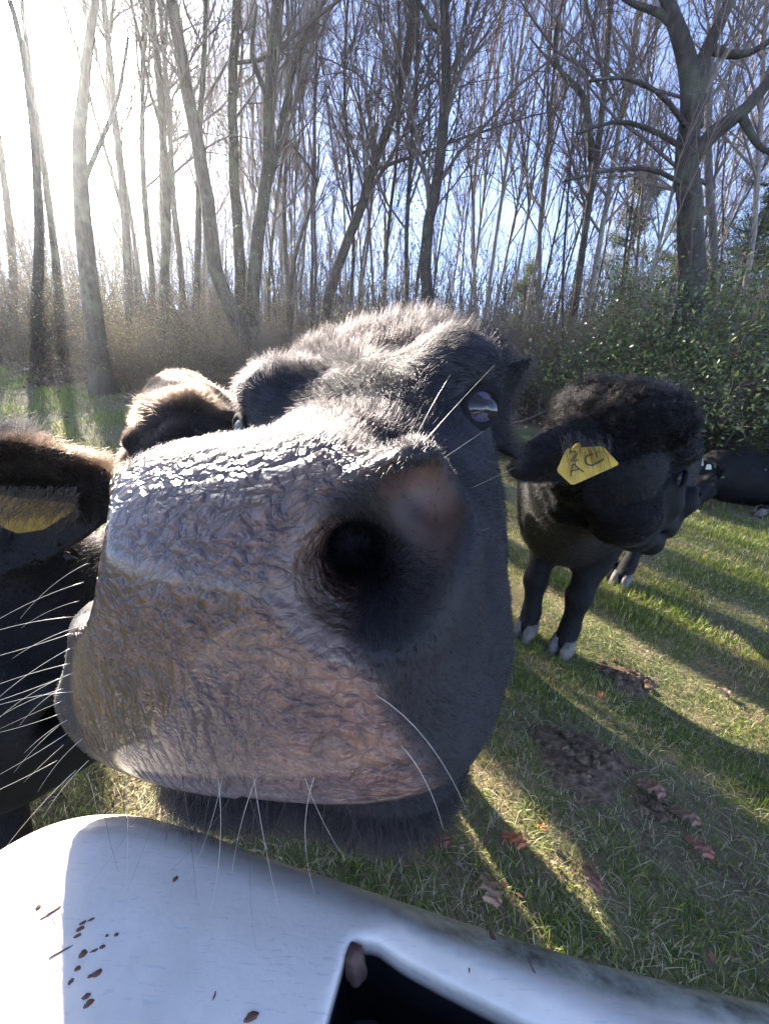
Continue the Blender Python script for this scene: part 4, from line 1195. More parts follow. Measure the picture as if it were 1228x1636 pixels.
# ---------------------------------------------------------------- white vehicle panel
def panel_mat():
    M = Mat('white_panel_paint')
    n = M.noise(9, 4, 0.6); d = M.noise(160, 3, 0.6)
    grime = M.ramp(M.noise(14, 5, 0.65), [(0.45, (0, 0, 0)), (0.70, (1, 1, 1))])
    c = M.ramp(n, [(0.3, (0.74, 0.66, 0.56)), (0.7, (0.82, 0.74, 0.63))])
    c = M.mix(M.math('MULTIPLY', grime, 0.5), c, (0.50, 0.45, 0.36))
    # long fine scratches
    sv = M.mapping(M.coord(), (18, 160, 18), (0, 0, 0.5)); s1 = M.noise(6, 2, 0.5, sv)
    sc_ = M.ramp(s1, [(0.63, (0, 0, 0)), (0.66, (1, 1, 1))])
    c = M.mix(M.math('MULTIPLY', sc_, 0.45), c, (0.5, 0.5, 0.5))
    edge = M.attr('edge')
    c = M.mix(M.attr('hole'), c, (0.012, 0.012, 0.014))
    c = M.mix(edge, c, M.ramp(M.noise(55, 4, 0.7), [(0.35, (0.10, 0.10, 0.075)), (0.6, (0.42, 0.42, 0.33))]))
    M.pbr(c, M.math('ADD', 0.30, M.math('MULTIPLY', n, 0.2)), M.bump(M.math('ADD', d, M.math('MULTIPLY', n, 6.0)), 0.0006, 0.35), Coat_Weight=0.5, Coat_Roughness=0.15)
    return M.m
PZ = CAM_H - 0.250
def pz_pt(px, py, z):
    r = ray(px, py); t = (z - CP[2]) / r[2]; return (CP + r * t)[:2]
edge_px = [(-260, 1560), (-140, 1430), (-60, 1360), (0, 1325), (40, 1301), (80, 1284), (150, 1271), (215, 1273), (270, 1286), (340, 1308), (440, 1345), (540, 1376), (620, 1402),
           (700, 1428), (800, 1460), (900, 1490), (1000, 1518), (1100, 1541), (1228, 1568), (1500, 1630)]
PE = np.array([pz_pt(x, y, PZ) for x, y in edge_px])
poly = np.concatenate([PE, [[PE[-1][0] + 0.3, -0.5], [-0.7, -0.5]]])
hole_px = [(556, 1516), (522, 1640), (470, 1820), (1200, 1820), (806, 1632), (700, 1578), (640, 1545), (600, 1514)]
HP = np.array([pz_pt(x, y, PZ - 0.008) for x, y in hole_px])
def poly_sd(x, y, Q):
    """signed distance to polygon (negative inside)"""
    p = np.stack([x, y], -1); d = np.full(x.shape, 1e9); ins = np.zeros(x.shape, bool)
    for k in range(len(Q)):
        a, b = Q[k], Q[(k + 1) % len(Q)]
        e = b - a; w = p - a; t = np.clip((w @ e) / (e @ e), 0, 1)
        d = np.minimum(d, np.hypot(w[..., 0] - t * e[0], w[..., 1] - t * e[1]))
        c1 = (a[1] > y) != (b[1] > y)
        with np.errstate(divide='ignore', invalid='ignore'):
            xi = (b[0] - a[0]) * (y - a[1]) / (b[1] - a[1] + 1e-30) + a[0]
        ins ^= c1 & (x < xi)
    return np.where(ins, -d, d)
# 2D fields tabulated once
pg = np.arange(-0.75, 0.80, 0.003); qg = np.arange(-0.52, 0.32, 0.003)
PXX, PYY = np.meshgrid(pg, qg, indexing='ij')
SDO = poly_sd(PXX, PYY, poly); SDH = poly_sd(PXX, PYY, HP)
def blur(A, n):
    for _ in range(n):
        A = A.copy(); A[1:-1, 1:-1] = (A[1:-1, 1:-1] * 2 + A[:-2, 1:-1] + A[2:, 1:-1] + A[1:-1, :-2] + A[1:-1, 2:]) / 6
    return A
SDO = blur(SDO, 50); SDH = blur(SDH, 2)
def look(A, x, y):
    u = np.clip((x + 0.75) / 0.003, 0, A.shape[0] - 1.001); v = np.clip((y + 0.52) / 0.003, 0, A.shape[1] - 1.001)
    i = u.astype(int); j = v.astype(int); fu, fv = u - i, v - j
    return A[i, j] * (1 - fu) * (1 - fv) + A[i + 1, j] * fu * (1 - fv) + A[i, j + 1] * (1 - fu) * fv + A[i + 1, j + 1] * fu * fv
def panel_f(p):
    x, y, z = p.T
    so, sh = look(SDO, x, y), look(SDH, x, y)
    # the surface crowns near the rim, a raised flange follows the opening
    top = PZ - 0.05 * np.clip(0.07 + so, 0, 0.07) / 0.07 * 0.0 - 0.008 * smoothstep(0.03, 0.14, -so) + 0.004 * np.exp(-((sh - 0.010) / 0.007) ** 2) * smoothstep(pz_pt(570, 1540, PZ)[0], pz_pt(660, 1540, PZ)[0], x)
    dz = np.abs(z - (top - 0.012)) - 0.012
    R = 0.022
    q1 = np.maximum(so + R, 0); q2 = np.maximum((z - top) + R, 0)
    outer = np.sqrt(q1 ** 2 + q2 ** 2) - R
    d = np.maximum(outer, (top - 0.028 - 0.05 * smoothstep(0.04, 0.0, -so)) - z)
    d = smax(d, -sh, 0.003)
    return d
pV, pF = surface_nets(panel_f, (-0.74, -0.50, PZ - 0.09), (0.79, 0.31, PZ + 0.02), 0.0032)
so_ = look(SDO, pV[:, 0], pV[:, 1])
edge = smoothstep(-0.020, -0.013, so_) * smoothstep(0.05, 0.20, pV[:, 0] + 0.12)
panel = mesh_np('panel_skin', pV, pF, None, panel_mat(), True, attrs=dict(edge=edge, hole=smoothstep(0.0045, 0.003, look(SDH, pV[:, 0], pV[:, 1])) * smoothstep(PZ - 0.010, PZ - 0.014, pV[:, 2])))
p_root = empty('vehicle_panel', (0, 0, PZ - 0.05), 'scratched white painted vehicle panel with a black recess, under the big cow\'s chin', 'vehicle panel')
panel.parent = p_root; panel.matrix_parent_inverse = Matrix.Translation((0, 0, -(PZ - 0.05)))
# black liner of the recess
BLK = Mat('black_plastic'); BLK.pbr(BLK.ramp(BLK.noise(30, 3), [(0.3, (0.006, 0.006, 0.008)), (0.7, (0.015, 0.015, 0.018))]), 0.5, BLK.bump(BLK.noise(400, 2), 0.0005, 0.5)); BLK = BLK.m
buf = MeshBuf()
ctr = HP.mean(0)
n = len(HP)
rings = []
for sc_, z in ((1.06, PZ - 0.020), (1.0, PZ - 0.045), (0.9, PZ - 0.075), (0.0, PZ - 0.078)):
    rings.append(np.c_[ctr + (HP - ctr) * sc_, np.full(n, z)])
V = np.concatenate(rings); F = [(i * n + j, i * n + (j + 1) % n, (i + 1) * n + (j + 1) % n, (i + 1) * n + j) for i in range(3) for j in range(n)]
buf.add(V, np.array(F)); buf.build('recess_liner', p_root, BLK, False)
# brown rubber bump at the corner of the recess
xy = pz_pt(570, 1524, PZ)
KV, KF = surface_nets(lambda p: cone(p, (xy[0], xy[1], PZ - 0.014), (xy[0] - 0.001, xy[1] + 0.001, PZ - 0.004), 0.0052, 0.0042) + 0.0006 * np.sin(p[:, 0] * 900) * np.sin(p[:, 1] * 1100),
                      (xy[0] - 0.02, xy[1] - 0.03, PZ - 0.03), (xy[0] + 0.02, xy[1] + 0.02, PZ + 0.015), 0.0012)
RB = Mat('brown_rubber'); RB.pbr(RB.ramp(RB.noise(120, 4), [(0.3, (0.05, 0.025, 0.018)), (0.7, (0.14, 0.075, 0.055))]), 0.8); 
mesh_np('corner_plug', KV, KF, p_root, RB.m)
# dirt flecks
FLK = simple('dried_dirt', (0.16, 0.075, 0.045), 0.85)
def surf_z(x, y):
    zz = np.linspace(PZ + 0.02, PZ - 0.06, 200); f = panel_f(np.c_[np.full(200, x), np.full(200, y), zz]); k = np.argmax(f < 0); return zz[k] if (f < 0).any() else PZ
for (px, py, L, W, ang) in [(787, 1502, 9, 3.5, -1.2), (283, 1416, 4, 4, 0), (66, 1460, 4, 4, 0), (90, 1466, 14, 2, 0.7), (137, 1484, 5, 2, .5), (133, 1493, 6, 3, .4), (128, 1504, 5, 2, .4), (150, 1479, 5, 1.5, .4),
                            (137, 1532, 5, 4.5, .3), (155, 1527, 6, 2, .3), (167, 1522, 4, 2, .2), (128, 1555, 4, 3, .3), (160, 1562, 7, 4, .4), (148, 1567, 3, 2, .4), (117, 1575, 4, 3, .8), (141, 1599, 5, 3, .4), (146, 1609, 6, 4, .5),
                            (175, 1504, 3, 2, 0), (190, 1503, 3, 2, 0), (745, 1563, 5, 1.2, 1.5), (345, 1599, 4, 1.2, 1.5), (404, 1632, 10, 4, .3), (849, 1570, 22, 1.0, -1.2), (103, 1528, 16, 1.2, .5)]:
    x0, y0 = pz_pt(px, py, PZ - 0.006); z0 = surf_z(x0, y0)
    k = 0.19 / FPX
    S, SF = grid_sphere((0, 0, 0), (L * k, W * k, min(W, 3) * k * 0.5), nu=12, nv=7)
    S = S * (1 + 0.25 * rg.uniform(-1, 1, (len(S), 1)))
    c_, s_ = math.cos(ang), math.sin(ang)
    S = np.stack([S[:, 0] * c_ - S[:, 1] * s_, S[:, 0] * s_ + S[:, 1] * c_, S[:, 2]], 1) + [x0, y0, z0 + 0.0002]
    mesh_np('dirt_fleck', S, SF, p_root, FLK, True)
# ---------------------------------------------------------------- bark and foliage
def bark_mat(name, a, b, sc=1.0, moss=0.0):
    M = Mat(name)
    v = M.mapping(M.coord('Object'), (14 * sc, 14 * sc, 2.6 * sc))
    n = M.noise(1.6, 5, 0.65, v, dist=0.6); n2 = M.noise(2.0, 3, 0.6)
    c = M.ramp(M.math('ADD', M.math('MULTIPLY', n, 0.75), M.math('MULTIPLY', n2, 0.25)), [(0.35, a), (0.62, b)])
    if moss:
        c = M.mix(M.math('MULTIPLY', M.ramp(M.noise(3.5, 4, 0.6), [(0.5, (0, 0, 0)), (0.62, (1, 1, 1))]), moss), c, (0.16, 0.19, 0.10))
    M.pbr(c, 0.88, M.bump(n, 0.03, 1.0)); return M.m
BARK_DARK = bark_mat('bark_dark', (0.026, 0.020, 0.016), (0.095, 0.070, 0.055), 1.0, 0.35)
BARK_GREY = bark_mat('bark_grey', (0.065, 0.052, 0.044), (0.20, 0.165, 0.14), 1.2, 0.2)
BARK_PALE = bark_mat('bark_pale', (0.17, 0.135, 0.11), (0.42, 0.35, 0.29), 1.5)
TWIG = simple('twig_wood', (0.125, 0.092, 0.075), 0.8)
TWIG_PALE = simple('twig_pale', (0.24, 0.18, 0.14), 0.8)

def wander(p, d, L, n, wig, up, rg):
    P = [np.array(p, float)]; d = ub(d)
    for _ in range(n - 1):
        d = ub(d + rg.normal(0, wig, 3) + np.array([0, 0, up])); P.append(P[-1] + d * L / (n - 1))
    return np.array(P)

SUNGAP = [True]
def grow(buf, P, R, rg, level, dens, spread=0.9, droop=0.02, maxlev=3, minr=0.0016):
    """branches off a limb P with radii R; buf = mesh buffer of the crown"""
    seg = np.linalg.norm(np.diff(P, axis=0), axis=1); cum = np.concatenate([[0], np.cumsum(seg)]); L = cum[-1]
    nb = max(2, int(dens * L * (1.7, 5.0, 8.5, 9.0)[level]))
    nb = min(nb, (30, 15, 10, 6)[level])
    for k in range(nb):
        t = rg.uniform((0.28, 0.12, 0.1, 0.1)[level], 1.0) * L
        i = min(np.searchsorted(cum, t) - 1, len(P) - 2); i = max(i, 0)
        f = (t - cum[i]) / (seg[i] + 1e-9)
        p = P[i] * (1 - f) + P[i + 1] * f; r = R[i] * (1 - f) + R[i + 1] * f
        tang = ub(P[i + 1] - P[i])
        rad = ub(np.cross(tang, rg.normal(0, 1, 3)))
        a = rg.uniform(0.45, 1.0) * spread
        d = tang * math.cos(a) + rad * math.sin(a); d[2] += 0.12
        bl = L * (0.42, 0.46, 0.5, 0.5)[level] * (1.05 - 0.65 * t / L) * rg.uniform(0.5, 1.15)
        if level == 0: bl = max(bl, 0.5)
        br = max(minr, min(r * 0.55, bl * 0.0095 + 0.0012))
        n = (7, 6, 4, 3)[level]
        Q = wander(p, d, bl, n, (0.14, 0.18, 0.20, 0.2)[level], (0.06, 0.05, 0.02, -0.02)[level] - droop, rg)
        if SUNGAP[0] and near_sun(Q) and rg.random() < 0.9: continue
        S = np.linspace(br, max(minr * 0.6, br * 0.25), n)
        tube(buf, Q, S, 5 if br > 0.02 else (4 if br > 0.008 else 3))
        if level + 1 < maxlev: grow(buf, Q, S, rg, level + 1, dens, spread, droop, maxlev, minr)

def leaves_at(C, size, cols, rg, mat, name, parent, tilt=1.2):
    V, F, c = leaflets(name, C, size, cols, rg, mat, tilt)
    return mesh_np(name, V, F, parent, mat, False, colors=dict(tint=c))

EVERG = np.array([[0.095, 0.135, 0.035], [0.14, 0.18, 0.05], [0.07, 0.10, 0.03], [0.22, 0.23, 0.08]])
OLIVE = np.array([[0.20, 0.20, 0.07], [0.27, 0.22, 0.085], [0.13, 0.15, 0.05], [0.36, 0.26, 0.13], [0.30, 0.18, 0.09]])
RUSTY = np.array([[0.26, 0.13, 0.05], [0.17, 0.10, 0.05], [0.34, 0.22, 0.09], [0.10, 0.085, 0.04]])
EVLEAF = tint_mat('evergreen_leaf', 0.28, 0.22)
OLLEAF = tint_mat('olive_leaf', 0.5, 0.4)

def tree(label, pxs, D, r0, limbs=(), bark=None, twig=None, dens=1.0, seed=1, extra=3.0, group=None, ivy=0, spread=0.9, maxlev=3, cat='tree', taper=0.80):
    rg = np.random.default_rng(seed)
    pts = [at_dist(px, py, D + (0.02 * i)) for i, (px, py) in enumerate(pxs)]
    base = pts[0].copy(); gz = float(ground_z(base[0], base[1]))
    pts[0][2] = max(pts[0][2], gz + 0.2)
    b0 = pts[0] + (pts[0] - pts[1]) * 0.0; b0 = np.array([pts[0][0] - 0.0, pts[0][1], gz - 0.15])
    P = np.array([b0] + pts)
    d = ub(P[-1] - P[-2])
    P = np.concatenate([P, [P[-1] + (d + [0, 0, 0.3]) * extra * 0.5, P[-1] + (d + [rg.normal(0, .2), rg.normal(0, .2), 0.5]) * extra]])
    t = np.concatenate([[0], np.cumsum(np.linalg.norm(np.diff(P, axis=0), axis=1))]); n = max(14, int(t[-1] / 0.35))
    tt = np.linspace(0, t[-1], n)
    Q = np.stack([np.interp(tt, t, P[:, i]) for i in range(3)], 1)
    for _ in range(2): Q[1:-1] = (Q[:-2] + 2 * Q[1:-1] + Q[2:]) / 4
    Q[1:-1] += rg.normal(0, r0 * 0.06, Q[1:-1].shape)
    h = tt / t[-1]
    R = r0 * (1 - taper * h ** 1.1) * (1 + 0.7 * np.exp(-tt / 0.25))
    root = empty('tree', (base[0], base[1], gz), label, cat, group)
    tb = MeshBuf(); tube(tb, Q, R, 12 if r0 > 0.08 else 7)
    cb = MeshBuf()
    grow(cb, Q, R, rg, 0, dens, spread, maxlev=maxlev)
    for (lp, lr) in limbs:
        LP = np.array([at_dist(px, py, D + 0.05 + dd) for px, py, dd in lp])
        t2 = np.concatenate([[0], np.cumsum(np.linalg.norm(np.diff(LP, axis=0), axis=1))]); m = max(8, int(t2[-1] / 0.2))
        LQ = np.stack([np.interp(np.linspace(0, t2[-1], m), t2, LP[:, i]) for i in range(3)], 1)
        LQ[1:-1] = (LQ[:-2] + 2 * LQ[1:-1] + LQ[2:]) / 4
        LR = np.linspace(lr, lr * 0.45, m)
        tube(tb, LQ, LR, 10)
        grow(cb, LQ, LR, rg, 1, dens * 1.6, spread, maxlev=4)
    tr = tb.build('trunk', root, bark or BARK_DARK)
    cb.build('crown', root, twig or TWIG, False)
    if ivy:
        k = rg.integers(0, len(Q) - 3, ivy * 60)
        C = Q[k] + rg.normal(0, 0.16, (len(k), 3)) * (0.5 + rg.random((len(k), 1)))
        leaves_at(C, rg.uniform(0.015, 0.035, len(C)), EVERG, rg, EVLEAF, 'ivy', root)
    return root

# trees one can tell apart -------------------------------------------------
tree('stout dark tree rooted in the leaf litter at the left edge of the grass', [(165, 612), (150, 520), (137, 400), (130, 310), (125, 220), (132, 120), (150, 20)], 7.6, 0.15,
     [([(130, 300, 0), (160, 230, 0), (190, 160, .1), (205, 60, .2)], 0.035)], seed=1, dens=1.0, extra=0.4)
tree('dark tree leaning left from the brush above the fuzzy brown cow, thick at its knee', [(398, 545), (362, 480), (335, 420), (338, 350), (325, 280), (300, 150), (280, 40)], 9.0, 0.15, seed=2, dens=1.0)
tree('tall forked ivy-clad tree left of the big cow\'s forehead', [(402, 560), (405, 450), (416, 340), (432, 250), (428, 140), (440, 40)], 9.6, 0.15,
     [([(416, 340, 0), (440, 262, 0), (448, 200, .1), (470, 110, .2), (500, 20, .3)], 0.06), ([(428, 160, 0), (400, 90, 0.1), (410, 10, .2)], 0.05)], seed=3, dens=1.2, ivy=16)
tree('straight dark tree with clumps of ivy just left of the forked one', [(382, 560), (384, 420), (374, 280), (370, 140), (378, 20)], 10.2, 0.13, seed=4, dens=1.2, ivy=22)
tree('small crooked dark tree standing clear against pale sky above the cow\'s brow', [(460, 515), (466, 430), (476, 385), (500, 330), (508, 292)], 12.0, 0.085,
     [([(508, 292, 0), (492, 265, 0), (470, 235, .1), (452, 215, .2)], 0.05), ([(508, 292, 0), (512, 275, 0), (520, 240, .1)], 0.02)], seed=5, dens=1.3, extra=0.5)
tree('slanting tree leaning right behind the big cow\'s forehead', [(517, 505), (532, 450), (552, 390), (583, 320), (600, 240), (628, 195), (650, 90), (662, 0)], 11.0, 0.14, seed=6, dens=1.2)
tree('tall dark tree rising right behind the poll of the big cow', [(684, 490), (677, 375), (698, 310), (709, 200), (713, 100), (708, 0)], 9.0, 0.135,
     [([(711, 55, 0), (690, 42, 0), (676, 15, .1), (660, -10, .2)], 0.06)], seed=7, dens=1.1, ivy=14)
tree('ivy-hung tree just left of the tall dark one behind the poll', [(650, 485), (648, 380), (655, 260), (664, 150), (668, 30)], 10.0, 0.06, seed=8, dens=1.4, ivy=26)
tree('long bare vine hanging beside the tall dark tree', [(690, 480), (700, 400), (713, 330), (728, 210), (737, 120), (747, 0)], 8.8, 0.028, seed=9, dens=0.25, extra=1.0, cat='vine', maxlev=2)
tree('dark wavy vine-like stem in front of the pale poplars', [(896, 640), (899, 540), (896, 470), (904, 350), (915, 200), (925, 100), (934, 0)], 7.0, 0.024, seed=10, dens=0.25, extra=1.0, cat='vine', maxlev=2)
tree('grey tree with a dark crooked limb reaching left, right of centre', [(915, 520), (932, 380), (950, 270), (962, 180), (968, 90), (975, 0)], 10.5, 0.085,
     [([(945, 255, 0), (938, 180, 0), (930, 145, 0), (905, 128, .1), (887, 108, .1), (884, 60, .2), (898, 0, .3)], 0.075), ([(887, 108, .1), (862, 80, .2), (845, 60, .3)], 0.03)], bark=BARK_DARK, seed=11, dens=1.2)
tree('pale slender tree leaning right beside the grey one', [(930, 545), (950, 430), (968, 330), (985, 230), (1002, 120), (1018, 20)], 10.8, 0.07, bark=BARK_PALE, twig=TWIG_PALE, seed=12, dens=1.3)
tree('thin pale sapling stem slanting up from the evergreen bush', [(1003, 610), (1018, 530), (1042, 430), (1062, 350)], 7.0, 0.030, bark=BARK_PALE, twig=TWIG_PALE, seed=13, dens=1.5, extra=2.0)
tree('massive forked oak at the upper right with gnarled dark limbs', [(1104, 500), (1104, 400), (1094, 270), (1100, 190), (1108, 130)], 7.0, 0.185,
     [([(1103, 210, 0), (1106, 150, 0), (1096, 85, 0), (1078, 40, 0), (1055, -30, .1)], 0.125), ([(1104, 190, 0), (1108, 130, 0), (1128, 75, 0), (1150, 40, 0), (1175, -30, .1)], 0.105),
      ([(1100, 262, 0), (1125, 225, 0), (1150, 198, .1), (1185, 188, .1), (1210, 150, .1), (1260, 90, .2)], 0.105),
      ([(1093, 75, 0), (1062, 20, 0), (1020, 12, .1), (985, -10, .2)], 0.05), ([(1128, 75, 0), (1165, 90, .1), (1205, 85, .1), (1260, 40, .2)], 0.05),
      ([(1185, 188, .1), (1210, 235, .1), (1240, 250, .1)], 0.045), ([(1096, 240, 0), (1040, 205, -.4), (980, 190, -.8), (920, 215, -1.0)], 0.032),
      ([(1098, 300, 0), (1050, 270, -.4), (985, 268, -.9), (900, 290, -1.3)], 0.028), ([(1100, 210, 0), (1060, 150, -.5), (1000, 120, -.9), (940, 130, -1.2)], 0.030)],
     bark=BARK_DARK, seed=14, dens=0.9, extra=0.1, taper=0.42)
tree('slim grey tree standing close behind the massive oak', [(1142, 470), (1140, 380), (1128, 260), (1132, 120), (1145, 0)], 8.6, 0.07, bark=BARK_GREY, seed=15, dens=1.2)
tree('pale slim tree at the right edge beyond the oak', [(1190, 470), (1205, 360), (1212, 240), (1216, 120), (1222, 0)], 9.5, 0.05, bark=BARK_PALE, twig=TWIG_PALE, seed=16, dens=1.3)
sd = 30
for (a, D, r, lab) in [([(752, 480), (768, 350), (778, 260), (795, 120), (806, 0)], 14, 0.045, 'leftmost of the pale poplars against the blue sky'),
                  ([(776, 492), (796, 350), (812, 240), (826, 120), (840, 0)], 12.5, 0.06, 'thickest pale poplar left of the crooked limb'),
                  ([(792, 490), (815, 380), (836, 280), (852, 170), (866, 50)], 13.5, 0.045, 'poplar crossing just right of the thickest one'),
                  ([(815, 495), (838, 370), (856, 260), (868, 160), (880, 40)], 13, 0.042, 'middle poplar of the pale stand'),
                  ([(842, 490), (862, 380), (875, 270), (886, 160), (900, 20)], 13.8, 0.045, 'rightmost poplar left of the wavy vine')]:
    sd += 1; tree(lab, a, D, r, bark=BARK_PALE, twig=TWIG_PALE, seed=sd, dens=0.95, group='pale poplars in the middle of the wood', spread=0.6)
for (a, D, r, lab) in [([(62, 575), (58, 470), (66, 380), (60, 280)], 11, 0.10, 'dark trunk nearest the left edge of the wood'),
                  ([(100, 565), (95, 460), (84, 370), (70, 260)], 12, 0.09, 'trunk just left of the stout dark tree'),
                  ([(208, 560), (206, 450), (200, 340), (186, 220), (176, 100)], 10, 0.08, 'trunk just right of the stout dark tree under the sun'),
                  ([(236, 560), (246, 450), (232, 340), (226, 220), (230, 100)], 11, 0.07, 'slightly bowed trunk under the sun glare'),
                  ([(262, 570), (262, 460), (268, 350), (262, 220), (250, 80)], 9.5, 0.09, 'straight trunk in the middle of the left wood'),
                  ([(296, 560), (290, 430), (276, 320), (272, 200), (262, 80)], 12, 0.08, 'trunk with a leftward lean near the tree with the thick knee'),
                  ([(312, 575), (314, 470), (318, 360), (316, 240), (326, 100)], 10.5, 0.08, 'trunk half hidden behind the tree with the thick knee'),
                  ([(20, 560), (24, 450), (14, 340)], 13, 0.09, 'trunk cut by the left edge of the photo'),
                  ([(428, 520), (430, 430), (440, 330), (462, 190), (470, 60)], 13, 0.05, 'thin stem right of the forked ivy-clad tree'),
                  ([(558, 500), (566, 400), (560, 280), (548, 140), (556, 0)], 13, 0.06, 'thin upright tree crossing behind the slanting one'),
                  ([(612, 490), (618, 380), (634, 250), (640, 120), (636, 0)], 12, 0.06, 'thin upright tree between the slanting tree and the ivy-hung tree')]:
    sd += 1; tree(lab, a, D, r, seed=sd, dens=1.2, group='dark trunks of the wood')

# background trees: six kinds copied -----------------------------------------
def copy_tree(o, loc, rz, sc):
    c = o.copy(); COL.objects.link(c); c.location = loc; c.rotation_euler = (0, 0, rz); c.scale = (sc, sc, sc)
    for ch in o.children:
        d = ch.copy(); COL.objects.link(d); d.parent = c
        for g in ch.children:
            e = g.copy(); COL.objects.link(e); e.parent = d
    return c
def proto_tree(seed, H, r0, bark, twig):
    rg = np.random.default_rng(seed)
    Q = wander((0, 0, -0.1), (rg.normal(0, .06), rg.normal(0, .06), 1), H, 16, 0.05, 0.05, rg)
    R = r0 * (1 - 0.85 * np.linspace(0, 1, 16))
    root = empty('slender_tree', (0, 0, 0), 'slender bare tree far back in the winter wood', 'tree', 'slender bare trees far back in the wood')
    tb = MeshBuf(); tube(tb, Q, R, 7); cb = MeshBuf(); grow(cb, Q, R, rg, 0, 0.9, 0.7, maxlev=3, minr=0.003)
    for b, nme, m in ((tb, 'trunk', bark), (cb, 'crown', twig)):
        o = b.build(nme, root, m, False); o.matrix_parent_inverse = Matrix.Identity(4)
    return root
SUNGAP[0] = False
protos = [proto_tree(100 + i, [11, 13, 9.5, 12, 10, 14][i], [0.04, 0.06, 0.035, 0.05, 0.04, 0.055][i], [BARK_GREY, BARK_DARK, BARK_DARK, BARK_GREY, BARK_DARK, BARK_PALE][i],
                     [TWIG, TWIG, TWIG_PALE, TWIG, TWIG, TWIG_PALE][i]) for i in range(6)]
rg = np.random.default_rng(5)
first = [True] * 6; nb = 0
while nb < 155:
    az = math.radians(rg.uniform(-60, 58) if nb < 130 else rg.uniform(-60, -14)); D = rg.uniform(11.5, 34) if nb > 35 else rg.uniform(10, 17)
    x, y = D * math.sin(az), D * math.cos(az)
    da = math.degrees(az) - SUN_AZ
    if abs(da) < 4.0 and not D > 22: continue
    bad = False
    for ox, oy in ((-4.6, 5.2), (1.6, 2.2)):
        dd = math.hypot(x - ox, y - oy); a2 = math.degrees(math.atan2(x - ox, y - oy)) - SUN_AZ
        if abs(a2) < 7 and 0.3 < dd < 24: bad = True
    if bad and rg.random() < 0.85: continue
    if math.degrees(az) > -12 and rg.random() < 0.62: continue
    k = int(rg.integers(0, 6))
    loc = (x, y, float(ground_z(x, y)))
    if first[k]:
        protos[k].location = loc; first[k] = False
    else:
        copy_tree(protos[k], loc, rg.uniform(0, 6.28), rg.uniform(0.75, 1.2) * (0.48 if abs(da) < 4.0 else 1))
    nb += 1

# shrubs --------------------------------------------------------------------
def proto_shrub(name, label, group, seed, W, H, n_stem, n_leaf, cols, leaf, lsize, stem_mat, clumps=14, cat='shrub'):
    rg = np.random.default_rng(seed)
    root = empty(name, (0, 0, 0), label, cat, group)
    sb = MeshBuf(); tips = []
    for _ in range(n_stem):
        a = rg.uniform(0, 6.28); q = rg.uniform(0, W * 0.35)
        Q = wander((q * math.cos(a), q * math.sin(a), -0.05), (math.cos(a) * rg.uniform(0, .9), math.sin(a) * rg.uniform(0, .9), 1), H * rg.uniform(0.6, 1.25), 8, 0.22, -0.02, rg)
        R = np.linspace(rg.uniform(0.004, 0.014), 0.002, 8); tube(sb, Q, R, 4)
        grow(sb, Q, R, rg, 1, 1.6, 0.9, maxlev=3, minr=0.0016)
        tips += list(Q[3:])
    tips = np.array(tips)
    sb.build('stems', root, stem_mat, False).matrix_parent_inverse = Matrix.Identity(4)
    if n_leaf:
        k = rg.integers(0, len(tips), n_leaf)
        cl = rg.random(len(tips)) ** 2; k = k[rg.random(n_leaf) < 0.25 + cl[k]]
        C = tips[k] + rg.normal(0, 1, (len(k), 3)) * np.array([0.20, 0.20, 0.17]) * W
        C[:, 2] = np.abs(C[:, 2])
        leaves_at(C, rg.uniform(0.6, 1.4, len(C)) * lsize, cols, rg, leaf, 'foliage', root).matrix_parent_inverse = Matrix.Identity(4)
    return root
shr = [proto_shrub('evergreen_shrub', 'glossy dark evergreen bush in the thicket along the wood', 'evergreen bushes in the thicket', 201, 1.0, 1.9, 26, 15000, EVERG, EVLEAF, 0.020, TWIG),
       proto_shrub('evergreen_shrub', 'glossy dark evergreen bush in the thicket along the wood', 'evergreen bushes in the thicket', 202, 1.3, 1.5, 22, 13000, EVERG, EVLEAF, 0.017, TWIG),
       proto_shrub('brushy_shrub', 'olive-brown brushy shrub at the edge of the wood', 'olive-brown shrubs along the wood edge', 203, 1.1, 1.5, 34, 6500, OLIVE, OLLEAF, 0.015, TWIG),
       proto_shrub('brushy_shrub', 'olive-brown brushy shrub at the edge of the wood', 'olive-brown shrubs along the wood edge', 204, 0.9, 2.1, 34, 5000, OLIVE, OLLEAF, 0.014, TWIG_PALE),
       proto_shrub('tangled_shrub', 'bare tangled shrub with a few rusty leaves among the trunks', 'bare tangled shrubs among the trunks', 205, 1.2, 1.3, 44, 2200, RUSTY * 0.7, OLLEAF, 0.018, BARK_DARK)]
used = [False] * 5
def put(k, px, D, sc, dz=0.0):
    az = math.atan2(*ray(px, 560)[:2]); x, y = D * math.sin(az), D * math.cos(az)
    loc = (x, y, float(ground_z(x, y)) + dz)
    if not used[k]:
        shr[k].location = loc; shr[k].scale = (sc,) * 3; used[k] = True
    else: copy_tree(shr[k], loc, rg.uniform(0, 6.28), sc)
for a in [(0, 1085, 6.6, 1.05), (0, 1150, 6.4, 1.10), (1, 1205, 6.3, 1.15), (0, 1050, 7.6, 1.15), (1, 1120, 7.2, 1.35), (0, 1190, 7.6, 1.3), (0, 1250, 6.6, 1.2), (1, 990, 8.4, 1.0), (1, 930, 9.0, 0.9), (0, 860, 9.5, 0.75),
          (1, 545, 9.8, 0.72), (1, 590, 10.4, 0.8), (0, 640, 11, 0.7), (1, 810, 10.0, 0.8), (0, 1300, 7.4, 1.3), (1, 400, 9.2, 0.55)]: put(*a)
